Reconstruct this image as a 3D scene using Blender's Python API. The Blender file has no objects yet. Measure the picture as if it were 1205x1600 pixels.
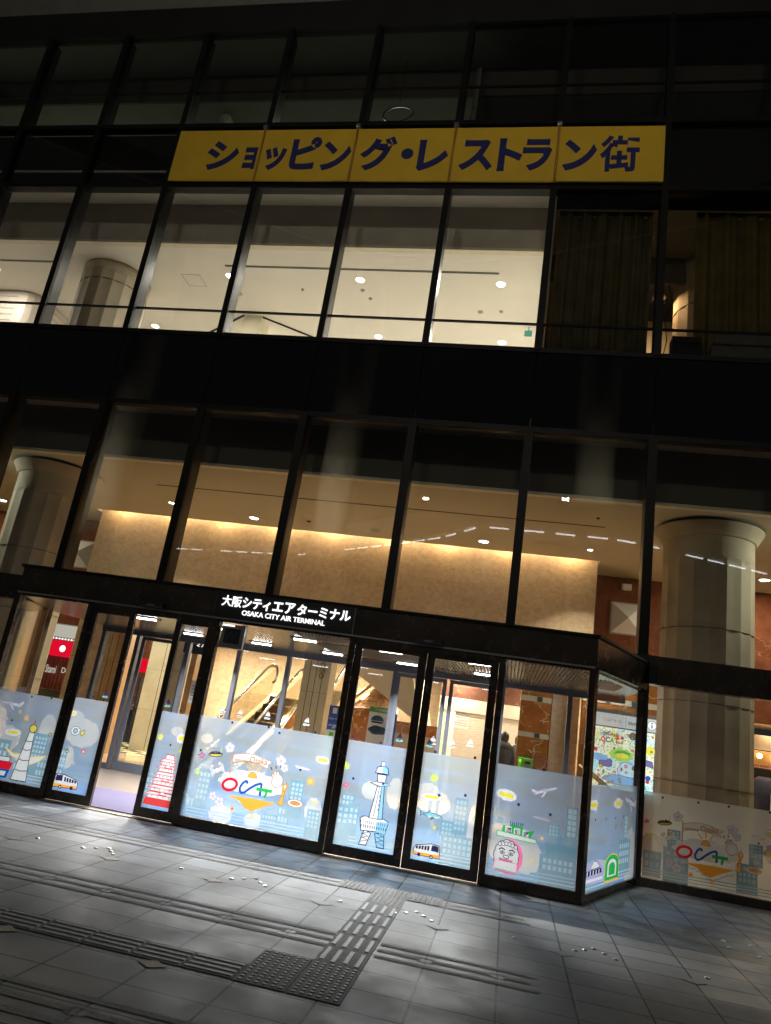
import bpy, math, random
from mathutils import Vector, Matrix
random.seed(7)
R_ = math.radians
SC = bpy.context.scene
COL = SC.collection

# ------------------------------------------------------------------ camera, world, exposure
cam_d = bpy.data.cameras.new('camera'); cam = bpy.data.objects.new('camera', cam_d); COL.objects.link(cam)
SC.camera = cam
YAW, PITCH, ROLL, FPX = -0.20572, 0.27838, 0.153648, 1116.77
fw = Vector((math.sin(YAW)*math.cos(PITCH), math.cos(YAW)*math.cos(PITCH), math.sin(PITCH)))
rt = Vector((math.cos(YAW), -math.sin(YAW), 0)); up = rt.cross(fw)
rt2 = rt*math.cos(ROLL)+up*math.sin(ROLL); up2 = -rt*math.sin(ROLL)+up*math.cos(ROLL)
m = Matrix(((rt2.x, up2.x, -fw.x), (rt2.y, up2.y, -fw.y), (rt2.z, up2.z, -fw.z))).to_4x4()
m.translation = Vector((3.717, -10.292, 1.507))
cam.matrix_world = m
cam_d.sensor_fit = 'VERTICAL'; cam_d.sensor_height = 24.0; cam_d.lens = FPX/1600*24.0
cam_d.clip_start = 0.05; cam_d.clip_end = 500

W = bpy.data.worlds.new('World'); SC.world = W; W.use_nodes = True
bgn = W.node_tree.nodes['Background']
bgn.inputs['Color'].default_value = (0.58, 0.58, 0.59, 1); bgn.inputs['Strength'].default_value = 0.031
SC.view_settings.view_transform = 'Standard'; SC.view_settings.look = 'None'
SC.view_settings.exposure = 0.0; SC.view_settings.gamma = 1.0; SC.view_settings.use_curve_mapping = False
cy = SC.cycles
cy.use_denoising = True
cy.max_bounces = 10; cy.diffuse_bounces = 4; cy.glossy_bounces = 4; cy.transmission_bounces = 6
cy.transparent_max_bounces = 28; cy.caustics_reflective = False; cy.caustics_refractive = False
cy.sample_clamp_indirect = 4.0
cy.use_adaptive_sampling = False

# ------------------------------------------------------------------ node helpers
MATS = {}
def newmat(name):
    mt = bpy.data.materials.new(name); mt.use_nodes = True
    nt = mt.node_tree; nt.nodes.clear()
    out = nt.nodes.new('ShaderNodeOutputMaterial'); MATS[name] = mt
    return mt, nt, out
def nd(nt, typ, **kw):
    n = nt.nodes.new(typ)
    for k, v in kw.items():
        if k in n.inputs: n.inputs[k].default_value = v
        else: setattr(n, k, v)
    return n
def lk(nt, a, b): nt.links.new(a, b)
def rgba(c): return (c[0], c[1], c[2], 1)
def coords(nt, scale=(1, 1, 1), loc=(0, 0, 0), rot=(0, 0, 0)):
    tc = nd(nt, 'ShaderNodeTexCoord'); mp = nd(nt, 'ShaderNodeMapping')
    mp.inputs['Scale'].default_value = scale; mp.inputs['Location'].default_value = loc; mp.inputs['Rotation'].default_value = rot
    geo = nd(nt, 'ShaderNodeNewGeometry')
    lk(nt, geo.outputs['Position'], mp.inputs['Vector'])
    return mp.outputs['Vector']
def ramp(nt, fac, stops):
    r = nd(nt, 'ShaderNodeValToRGB'); e = r.color_ramp.elements
    while len(e) < len(stops): e.new(0.5)
    for i, (p, c) in enumerate(stops): e[i].position = p; e[i].color = rgba(c)
    lk(nt, fac, r.inputs['Fac']); return r.outputs['Color']
def noise(nt, vec, scale, detail=4, rough=0.55, dist=0.0):
    n = nd(nt, 'ShaderNodeTexNoise', Scale=scale, Detail=detail, Roughness=rough, Distortion=dist)
    lk(nt, vec, n.inputs['Vector']); return n.outputs['Fac']
def mixc(nt, fac, a, b, mode='MIX'):
    n = nd(nt, 'ShaderNodeMix', data_type='RGBA', blend_type=mode)
    for s, v in ((0, fac), (6, a), (7, b)):
        if hasattr(v, 'links'): lk(nt, v, n.inputs[s])
        else: n.inputs[s].default_value = v if s == 0 else rgba(v)
    return n.outputs[2]
def math_(nt, op, a, b=0.0):
    n = nd(nt, 'ShaderNodeMath', operation=op)
    for i, v in enumerate((a, b)):
        if hasattr(v, 'links'): lk(nt, v, n.inputs[i])
        else: n.inputs[i].default_value = v
    return n.outputs[0]
def pbr(name, color, rough=0.6, metal=0.0, var=0.08, vscale=6.0, bump=0.0, bscale=60.0, rvar=0.0, spec=0.5):
    mt, nt, out = newmat(name)
    b = nd(nt, 'ShaderNodeBsdfPrincipled', Roughness=rough, Metallic=metal)
    b.inputs['Specular IOR Level'].default_value = spec
    v = coords(nt)
    f = noise(nt, v, vscale, 5)
    c0 = tuple(x*(1-var) for x in color); c1 = tuple(min(1, x*(1+var)) for x in color)
    lk(nt, ramp(nt, f, [(0.3, c0), (0.7, c1)]), b.inputs['Base Color'])
    if rvar:
        lk(nt, math_(nt, 'ADD', math_(nt, 'MULTIPLY', noise(nt, v, vscale*2.3, 4), rvar), rough-rvar/2), b.inputs['Roughness'])
    if bump:
        bp = nd(nt, 'ShaderNodeBump', Strength=bump, Distance=0.01)
        lk(nt, noise(nt, v, bscale, 4), bp.inputs['Height']); lk(nt, bp.outputs[0], b.inputs['Normal'])
    lk(nt, b.outputs[0], out.inputs[0]); return mt
def emis(name, color, strength):
    mt, nt, out = newmat(name)
    e = nd(nt, 'ShaderNodeEmission', Strength=strength); e.inputs['Color'].default_value = rgba(color)
    lk(nt, e.outputs[0], out.inputs[0]); return mt
def glassmat(name, tint, refl=1.0, rough=0.0, ior=1.5):
    mt, nt, out = newmat(name)
    t = nd(nt, 'ShaderNodeBsdfTransparent'); t.inputs['Color'].default_value = rgba(tint)
    g = nd(nt, 'ShaderNodeBsdfGlossy', Roughness=rough); g.inputs['Color'].default_value = (refl, refl, refl, 1)
    lw = nd(nt, 'ShaderNodeLayerWeight', Blend=0.5)
    r0 = ((ior-1)/(ior+1))**2*0.8
    f = nd(nt, 'ShaderNodeMath', operation='MULTIPLY_ADD')
    lk(nt, math_(nt, 'POWER', lw.outputs['Facing'], 5.0), f.inputs[0]); f.inputs[1].default_value = 0.9; f.inputs[2].default_value = r0
    mx = nd(nt, 'ShaderNodeMixShader')
    lk(nt, f.outputs[0], mx.inputs[0]); lk(nt, t.outputs[0], mx.inputs[1]); lk(nt, g.outputs[0], mx.inputs[2])
    lk(nt, mx.outputs[0], out.inputs[0]); return mt
def filmmat(name, tint, wt=0.14, wr=0.44, wtrans=0.30, low=None):
    # frosted sticker film: a little clear, mostly blurred and milky
    mt, nt, out = newmat(name)
    v = coords(nt)
    c = ramp(nt, noise(nt, v, 1.3, 2), [(0.3, tuple(x*0.9 for x in tint)), (0.7, tint)])
    if low:      # the printed sky deepens towards its lower edge
        sz = nd(nt, 'ShaderNodeSeparateXYZ'); lk(nt, v, sz.inputs[0])
        c = mixc(nt, math_(nt, 'MINIMUM', math_(nt, 'MAXIMUM', math_(nt, 'SUBTRACT', 1.15, sz.outputs['Z']), 0), 1), c, low)
        streak = ramp(nt, noise(nt, coords(nt, scale=(0.8, 0.8, 7)), 1.6, 3), [(0.42, (1, 1, 1)), (0.60, (1.0, 0.93, 0.80))])
        c = mixc(nt, 1.0, c, streak, 'MULTIPLY')
    tr = nd(nt, 'ShaderNodeBsdfTransparent'); lk(nt, c, tr.inputs['Color'])
    rf = nd(nt, 'ShaderNodeBsdfRefraction', IOR=1.13, Roughness=0.62); lk(nt, c, rf.inputs['Color'])
    tl = nd(nt, 'ShaderNodeBsdfTranslucent'); lk(nt, c, tl.inputs['Color'])
    df = nd(nt, 'ShaderNodeBsdfDiffuse'); lk(nt, c, df.inputs['Color'])
    m1 = nd(nt, 'ShaderNodeMixShader'); m1.inputs[0].default_value = wr/(wt+wr)
    lk(nt, tr.outputs[0], m1.inputs[1]); lk(nt, rf.outputs[0], m1.inputs[2])
    m2 = nd(nt, 'ShaderNodeMixShader'); rest = 1-wt-wr; m2.inputs[0].default_value = 1-wtrans/rest
    lk(nt, tl.outputs[0], m2.inputs[1]); lk(nt, df.outputs[0], m2.inputs[2])
    m3 = nd(nt, 'ShaderNodeMixShader'); m3.inputs[0].default_value = rest
    lk(nt, m1.outputs[0], m3.inputs[1]); lk(nt, m2.outputs[0], m3.inputs[2])
    lk(nt, m3.outputs[0], out.inputs[0]); return mt
def printmat(name, color, clear=0.0):
    mt, nt, out = newmat(name)
    tl = nd(nt, 'ShaderNodeBsdfTranslucent'); df = nd(nt, 'ShaderNodeBsdfDiffuse')
    v = coords(nt); c = ramp(nt, noise(nt, v, 30, 3), [(0.3, tuple(x*0.92 for x in color)), (0.7, color)])
    lk(nt, c, tl.inputs['Color']); lk(nt, c, df.inputs['Color'])
    m1 = nd(nt, 'ShaderNodeMixShader'); m1.inputs[0].default_value = 0.25
    lk(nt, tl.outputs[0], m1.inputs[1]); lk(nt, df.outputs[0], m1.inputs[2])
    last = m1
    if clear:
        t = nd(nt, 'ShaderNodeBsdfTransparent'); m2 = nd(nt, 'ShaderNodeMixShader'); m2.inputs[0].default_value = clear
        lk(nt, m1.outputs[0], m2.inputs[1]); lk(nt, t.outputs[0], m2.inputs[2]); last = m2
    lk(nt, last.outputs[0], out.inputs[0]); return mt
def marble(name, base, dark, vein, vs=1.6, veinw=0.02, rough=0.18):
    mt, nt, out = newmat(name)
    b = nd(nt, 'ShaderNodeBsdfPrincipled', Roughness=rough)
    v = coords(nt)
    warp = nd(nt, 'ShaderNodeTexNoise', Scale=1.7, Detail=6.0); lk(nt, v, warp.inputs['Vector'])
    vv = nd(nt, 'ShaderNodeVectorMath', operation='MULTIPLY_ADD')
    lk(nt, warp.outputs['Color'], vv.inputs[0]); vv.inputs[1].default_value = (0.9, 0.9, 0.9); lk(nt, v, vv.inputs[2])
    vo = nd(nt, 'ShaderNodeTexVoronoi', feature='DISTANCE_TO_EDGE', Scale=vs*2); lk(nt, vv.outputs[0], vo.inputs['Vector'])
    brk = noise(nt, v, 3.0, 4)
    dist = math_(nt, 'ADD', vo.outputs['Distance'], math_(nt, 'MULTIPLY', math_(nt, 'MAXIMUM', math_(nt, 'SUBTRACT', brk, 0.48), 0), 1.2))
    body = ramp(nt, noise(nt, v, 4.0, 6, 0.6), [(0.3, dark), (0.7, base)])
    line = ramp(nt, dist, [(0.0, (1, 1, 1)), (veinw, (0, 0, 0))])
    lk(nt, mixc(nt, line, body, vein), b.inputs['Base Color'])
    lk(nt, b.outputs[0], out.inputs[0]); return mt

# ------------------------------------------------------------------ materials
def ground_mat():
    mt, nt, out = newmat('granite_paving')
    b = nd(nt, 'ShaderNodeBsdfPrincipled', Roughness=0.5)
    v = coords(nt, loc=(-0.455, 5.29+0.335*60, 0))
    br = nd(nt, 'ShaderNodeTexBrick', offset=0.0, squash=1.0)
    br.inputs['Scale'].default_value = 1.0; br.inputs['Brick Width'].default_value = 0.4775; br.inputs['Row Height'].default_value = 0.335
    br.inputs['Mortar Size'].default_value = 0.0075; br.inputs['Mortar Smooth'].default_value = 0.1
    br.inputs['Color1'].default_value = (0.95, 0.95, 0.95, 1); br.inputs['Color2'].default_value = (0.62, 0.62, 0.63, 1); br.inputs['Mortar'].default_value = (0.03, 0.03, 0.03, 1)
    lk(nt, v, br.inputs['Vector'])
    g = coords(nt)
    speck = ramp(nt, noise(nt, g, 260, 3, 0.7), [(0.30, (0.07, 0.071, 0.075)), (0.46, (0.22, 0.223, 0.23)), (0.58, (0.30, 0.305, 0.315)), (0.72, (0.54, 0.545, 0.555))])
    big = ramp(nt, noise(nt, g, 0.9, 6, 0.62, 0.4), [(0.32, (0.84, 0.84, 0.84)), (0.62, (1.05, 1.05, 1.05))])
    mid = ramp(nt, noise(nt, g, 5.5, 5, 0.65), [(0.3, (0.84, 0.84, 0.84)), (0.65, (1.05, 1.05, 1.05))])
    c = mixc(nt, 1.0, speck, br.outputs['Color'], 'MULTIPLY'); c = mixc(nt, 1.0, c, big, 'MULTIPLY'); c = mixc(nt, 0.8, c, mid, 'MULTIPLY')
    # worn, trodden blotches in front of the threshold
    sx = nd(nt, 'ShaderNodeSeparateXYZ'); lk(nt, g, sx.inputs[0])
    near = math_(nt, 'SUBTRACT', 1.0, math_(nt, 'MULTIPLY', math_(nt, 'ABSOLUTE', math_(nt, 'ADD', sx.outputs['Y'], 2.35)), 1.7))
    blot = math_(nt, 'MULTIPLY', math_(nt, 'MAXIMUM', near, 0), math_(nt, 'GREATER_THAN', noise(nt, g, 3.2, 5, 0.6, 0.6), 0.52))
    c = mixc(nt, math_(nt, 'MINIMUM', blot, 0.35), c, (0.10, 0.10, 0.105))
    # gum spots
    vo = nd(nt, 'ShaderNodeTexVoronoi', Scale=2.6); lk(nt, g, vo.inputs['Vector'])
    c = mixc(nt, math_(nt, 'MULTIPLY', math_(nt, 'LESS_THAN', vo.outputs['Distance'], 0.035), 0.7), c, (0.03, 0.03, 0.03))
    lk(nt, c, b.inputs['Base Color'])
    lk(nt, ramp(nt, noise(nt, g, 2.2, 5), [(0.35, (0.42,)*3), (0.65, (0.68,)*3)]), b.inputs['Roughness'])
    bp = nd(nt, 'ShaderNodeBump', Strength=0.55, Distance=0.004)
    h = math_(nt, 'ADD', math_(nt, 'MULTIPLY', noise(nt, g, 140, 3), 0.3), math_(nt, 'MULTIPLY', br.outputs['Fac'], -1.0))
    lk(nt, h, bp.inputs['Height']); lk(nt, bp.outputs[0], b.inputs['Normal'])
    lk(nt, b.outputs[0], out.inputs[0])
ground_mat()
pbr('rough_stone_band', (0.235, 0.235, 0.238), 0.85, var=0.3, vscale=90, bump=0.8, bscale=170)
pbr('tactile_stone', (0.19, 0.19, 0.192), 0.8, var=0.3, vscale=80, bump=0.6, bscale=200)
pbr('tactile_dot', (0.30, 0.303, 0.31), 0.55, var=0.25, vscale=60)
pbr('tile_red', (0.33, 0.23, 0.20), 0.6, var=0.15, vscale=60)
pbr('tile_olive', (0.36, 0.33, 0.23), 0.6, var=0.15, vscale=60)
pbr('tile_dark', (0.20, 0.20, 0.21), 0.6, var=0.15, vscale=60)
pbr('steel_stud', (0.62, 0.62, 0.62), 0.3, 1.0)
pbr('bronze_frame', (0.080, 0.064, 0.052), 0.26, 0.6, var=0.25, vscale=3, rvar=0.12)
pbr('black_frame', (0.008, 0.008, 0.008), 0.5, 0.0, var=0.3, vscale=3, rvar=0.15, spec=0.25)
pbr('mullion_reveal', (0.022, 0.021, 0.020), 0.36, 0.4, var=0.2, vscale=2)
pbr('inner_frame', (0.10, 0.11, 0.14), 0.42, 0.6, var=0.05, vscale=3)
pbr('spandrel_glass', (0.004, 0.0045, 0.007), 0.045, 0.0, var=0.3, vscale=1.2, spec=0.75)
pbr('dark_cladding', (0.014, 0.013, 0.012), 0.6, var=0.3, vscale=1.5)
pbr('ceiling_paint', (0.78, 0.74, 0.66), 0.8, var=0.03, vscale=1.5)
pbr('lobby_ceiling', (0.50, 0.45, 0.33), 0.8, var=0.03, vscale=1.5)
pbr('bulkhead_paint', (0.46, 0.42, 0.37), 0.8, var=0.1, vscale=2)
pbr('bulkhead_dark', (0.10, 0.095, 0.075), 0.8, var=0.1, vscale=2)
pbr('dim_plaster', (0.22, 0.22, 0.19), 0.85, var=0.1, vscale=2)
pbr('column_stone', (0.42, 0.36, 0.26), 0.75, var=0.14, vscale=2.2, bump=0.12, bscale=40, rvar=0.15)
pbr('pier_stone', (0.68, 0.63, 0.46), 0.35, var=0.12, vscale=3, bump=0.05, bscale=40)
pbr('cream_trim', (0.70, 0.64, 0.48), 0.4, var=0.06)
pbr('teal_inset', (0.05, 0.11, 0.10), 0.3)
pbr('joint_dark', (0.02, 0.018, 0.015), 0.7)
pbr('steel_grey', (0.42, 0.42, 0.42), 0.32, 0.9, var=0.1)
pbr('vestibule_ceiling', (0.30, 0.29, 0.27), 0.22, 0.85, var=0.1, vscale=1)
pbr('slat_dark', (0.05, 0.05, 0.05), 0.35, 0.6)
pbr('floor_tan', (0.42, 0.30, 0.19), 0.16, var=0.15, vscale=2)
pbr('hall_stone', (0.48, 0.45, 0.40), 0.4, var=0.08)
pbr('floor_grey', (0.09, 0.075, 0.065), 0.35, var=0.12, vscale=8)
pbr('door_mat', (0.05, 0.042, 0.085), 0.95, var=0.45, vscale=140, bump=1.0, bscale=160)
pbr('wood_panel', (0.55, 0.34, 0.16), 0.35, var=0.15, vscale=5)
pbr('shutter_paint', (0.56, 0.48, 0.40), 0.5, var=0.05)
pbr('maroon_cloth', (0.22, 0.045, 0.045), 0.7, var=0.25, vscale=12)
pbr('navy_cloth', (0.02, 0.025, 0.05), 0.8, var=0.3, vscale=20)
pbr('black_cloth', (0.012, 0.012, 0.014), 0.8, var=0.3, vscale=20)
pbr('skin', (0.45, 0.28, 0.20), 0.55)
pbr('hair', (0.012, 0.010, 0.010), 0.5)
pbr('phone_green', (0.20, 0.72, 0.03), 0.35)
pbr('white_paint', (0.80, 0.80, 0.78), 0.4, var=0.03)
pbr('white_poster', (0.82, 0.83, 0.84), 0.6, var=0.03)
pbr('blue_paint', (0.02, 0.08, 0.42), 0.4)
pbr('green_paint', (0.06, 0.32, 0.06), 0.4)
pbr('pale_green', (0.62, 0.72, 0.50), 0.6)
pbr('handrail_rubber', (0.10, 0.09, 0.075), 0.22, 0.6)
pbr('step_metal', (0.018, 0.016, 0.014), 0.5, 0.2, var=0.3, vscale=10)
pbr('gold_metal', (0.60, 0.42, 0.20), 0.35, 0.85)
pbr('brass', (0.40, 0.28, 0.08), 0.35, 0.9)
pbr('orange_side', (0.55, 0.24, 0.07), 0.25, var=0.25, vscale=3)
pbr('sign_yellow', (0.82, 0.52, 0.03), 0.6, var=0.07, vscale=2)
pbr('sign_orange', (0.50, 0.26, 0.05), 0.6)
pbr('sign_navy', (0.018, 0.022, 0.15), 0.6, var=0.1)
pbr('curtain_cloth', (0.17, 0.14, 0.07), 0.85, var=0.3, vscale=3)
pbr('curtain_gold', (0.22, 0.16, 0.03), 0.8, var=0.3, vscale=3)
pbr('grey_cloth', (0.16, 0.16, 0.16), 0.8, var=0.2)
pbr('pillar_concrete', (0.55, 0.52, 0.42), 0.7, var=0.15, vscale=2)
pbr('deck_paint', (0.20, 0.20, 0.20), 0.6)
pbr('rail_white', (0.85, 0.85, 0.82), 0.5)
pbr('sticker_black', (0.01, 0.01, 0.012), 0.5)
pbr('track_metal', (0.45, 0.38, 0.30), 0.35, 0.8)
marble('marble_orange', (0.50, 0.20, 0.045), (0.30, 0.10, 0.02), (0.85, 0.70, 0.45), 1.7, 0.03)
marble('marble_red', (0.24, 0.085, 0.04), (0.13, 0.045, 0.025), (0.40, 0.24, 0.14), 1.2, 0.010)
marble('marble_brown', (0.16, 0.07, 0.045), (0.09, 0.04, 0.03), (0.45, 0.35, 0.28), 1.3, 0.010)
def travertine(name='travertine', k=1.0):
    mt, nt, out = newmat(name)
    b = nd(nt, 'ShaderNodeBsdfPrincipled', Roughness=0.45)
    v = coords(nt); v2 = coords(nt, scale=(1, 1, 1.2))
    c = ramp(nt, noise(nt, v, 1.1, 4), [(0.3, (0.52*k, 0.40*k, 0.26*k)), (0.7, (0.64*k, 0.50*k, 0.34*k))])
    sp = ramp(nt, noise(nt, v2, 9, 7, 0.75, 0.6), [(0.34, (0.66, 0.58, 0.48)), (0.55, (1, 1, 1))])
    c = mixc(nt, 0.75, c, sp, 'MULTIPLY')
    sp2 = ramp(nt, noise(nt, v2, 30, 4, 0.7), [(0.30, (0.6, 0.55, 0.5)), (0.42, (1, 1, 1))])
    c = mixc(nt, 0.6, c, sp2, 'MULTIPLY')
    br = nd(nt, 'ShaderNodeTexBrick', offset=0.0)
    br.inputs['Scale'].default_value = 1.0; br.inputs['Brick Width'].default_value = 1.2; br.inputs['Row Height'].default_value = 0.85; br.inputs['Mortar Size'].default_value = 0.003
    br.inputs['Color1'].default_value = (1, 1, 1, 1); br.inputs['Color2'].default_value = (0.90, 0.90, 0.90, 1); br.inputs['Mortar'].default_value = (0.75, 0.72, 0.68, 1)
    sx = nd(nt, 'ShaderNodeSeparateXYZ'); lk(nt, v, sx.inputs[0]); cb = nd(nt, 'ShaderNodeCombineXYZ')
    lk(nt, math_(nt, 'ADD', sx.outputs['X'], 60.2), cb.inputs[0]); lk(nt, math_(nt, 'ADD', sx.outputs['Z'], 20), cb.inputs[1]); lk(nt, cb.outputs[0], br.inputs['Vector'])
    c = mixc(nt, 1.0, c, br.outputs['Color'], 'MULTIPLY')
    lk(nt, c, b.inputs['Base Color']); lk(nt, b.outputs[0], out.inputs[0])
travertine(); travertine('travertine_pale', 1.05)
def brickmat():
    mt, nt, out = newmat('brick_wall')
    b = nd(nt, 'ShaderNodeBsdfPrincipled', Roughness=0.8)
    v = coords(nt); sx = nd(nt, 'ShaderNodeSeparateXYZ'); lk(nt, v, sx.inputs[0]); cb = nd(nt, 'ShaderNodeCombineXYZ')
    lk(nt, math_(nt, 'ADD', sx.outputs['X'], 50), cb.inputs[0]); lk(nt, math_(nt, 'ADD', sx.outputs['Z'], 20), cb.inputs[1])
    br = nd(nt, 'ShaderNodeTexBrick'); lk(nt, cb.outputs[0], br.inputs['Vector'])
    br.inputs['Scale'].default_value = 1; br.inputs['Brick Width'].default_value = 0.2; br.inputs['Row Height'].default_value = 0.07; br.inputs['Mortar Size'].default_value = 0.008
    br.inputs['Color1'].default_value = (0.30, 0.10, 0.06, 1); br.inputs['Color2'].default_value = (0.18, 0.06, 0.04, 1); br.inputs['Mortar'].default_value = (0.35, 0.30, 0.26, 1)
    lk(nt, br.outputs['Color'], b.inputs['Base Color']); lk(nt, b.outputs[0], out.inputs[0])
brickmat()
glassmat('clear_glass', (0.968, 0.972, 0.965))
glassmat('upper_glass', (0.94, 0.94, 0.92), refl=1.0)
glassmat('tinted_glass', (0.78, 0.78, 0.75), refl=1.0)
glassmat('rail_glass', (0.9, 0.88, 0.8), refl=0.9, rough=0.05)
filmmat('frosted_film', (0.55, 0.71, 0.97), wt=0.37, wr=0.35, wtrans=0.16, low=(0.31, 0.56, 0.94))
filmmat('frosted_film_wall', (0.80, 0.86, 0.88), wt=0.26, wr=0.34, wtrans=0.28)
PR = {}
for k, c, cl in (('ink', (0.02, 0.02, 0.07), 0), ('white', (0.58, 0.62, 0.66), 0), ('red', (0.62, 0.01, 0.03), 0), ('blue', (0.01, 0.07, 0.38), 0),
        ('green', (0.02, 0.36, 0.08), 0), ('orange', (0.75, 0.34, 0.05), 0), ('city', (0.15, 0.33, 0.47), 0.2), ('citywin', (0.36, 0.52, 0.64), 0.1),
        ('cloud', (0.62, 0.72, 0.80), 0.5), ('yellow', (0.72, 0.66, 0.03), 0), ('pink', (0.80, 0.18, 0.40), 0), ('purple', (0.32, 0.34, 0.62), 0),
        ('teal', (0.15, 0.45, 0.55), 0), ('brown', (0.35, 0.16, 0.05), 0), ('lime', (0.45, 0.72, 0.10), 0), ('steel', (0.20, 0.42, 0.62), 0), ('castle', (0.55, 0.05, 0.05), 0), ('gold', (0.55, 0.50, 0.08), 0)):
    PR[k] = printmat('print_'+k, tuple(x*0.62 for x in c), cl)
emis('lamp_warm', (1.0, 0.88, 0.68), 22); emis('lamp_white', (0.93, 0.97, 1.0), 18); emis('lamp_cool', (0.85, 0.95, 1.0), 16)
emis('letter_white', (1, 1, 1), 1.5); emis('sign_red', (0.85, 0.004, 0.03), 0.95); emis('sign_white', (1, 0.97, 0.93), 1.6)
emis('exit_green', (0.25, 0.8, 0.55), 0.45); emis('lamp_amber', (1.0, 0.62, 0.22), 6); emis('screen_blue', (0.35, 0.6, 0.95), 0.9); emis('board_white', (0.88, 0.93, 0.92), 0.75)
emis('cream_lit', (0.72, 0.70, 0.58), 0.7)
emis('strip_far', (0.92, 0.95, 1.0), 9)
def boardmat():
    mt, nt, out = newmat('illustrated_map')
    v = coords(nt)
    e = nd(nt, 'ShaderNodeEmission', Strength=1.5)
    vo = nd(nt, 'ShaderNodeTexVoronoi', Scale=24.0, Randomness=1.0); lk(nt, v, vo.inputs['Vector'])
    hsv = nd(nt, 'ShaderNodeHueSaturation', Saturation=1.35, Value=0.75); lk(nt, vo.outputs['Color'], hsv.inputs['Color'])
    spots = math_(nt, 'LESS_THAN', vo.outputs['Distance'], 0.36)
    base = ramp(nt, noise(nt, v, 2.6, 2), [(0.40, (0.80, 0.80, 0.55)), (0.50, (0.75, 0.82, 0.70)), (0.60, (0.40, 0.70, 0.85))])
    ink = ramp(nt, noise(nt, v, 38, 3, 0.7), [(0.36, (0.12, 0.10, 0.12)), (0.42, (1, 1, 1))])
    c = mixc(nt, math_(nt, 'MULTIPLY', spots, 0.8), base, hsv.outputs[0])
    c = mixc(nt, 0.9, c, ink, 'MULTIPLY')
    lk(nt, c, e.inputs['Color']); lk(nt, e.outputs[0], out.inputs[0])
boardmat()

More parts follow.
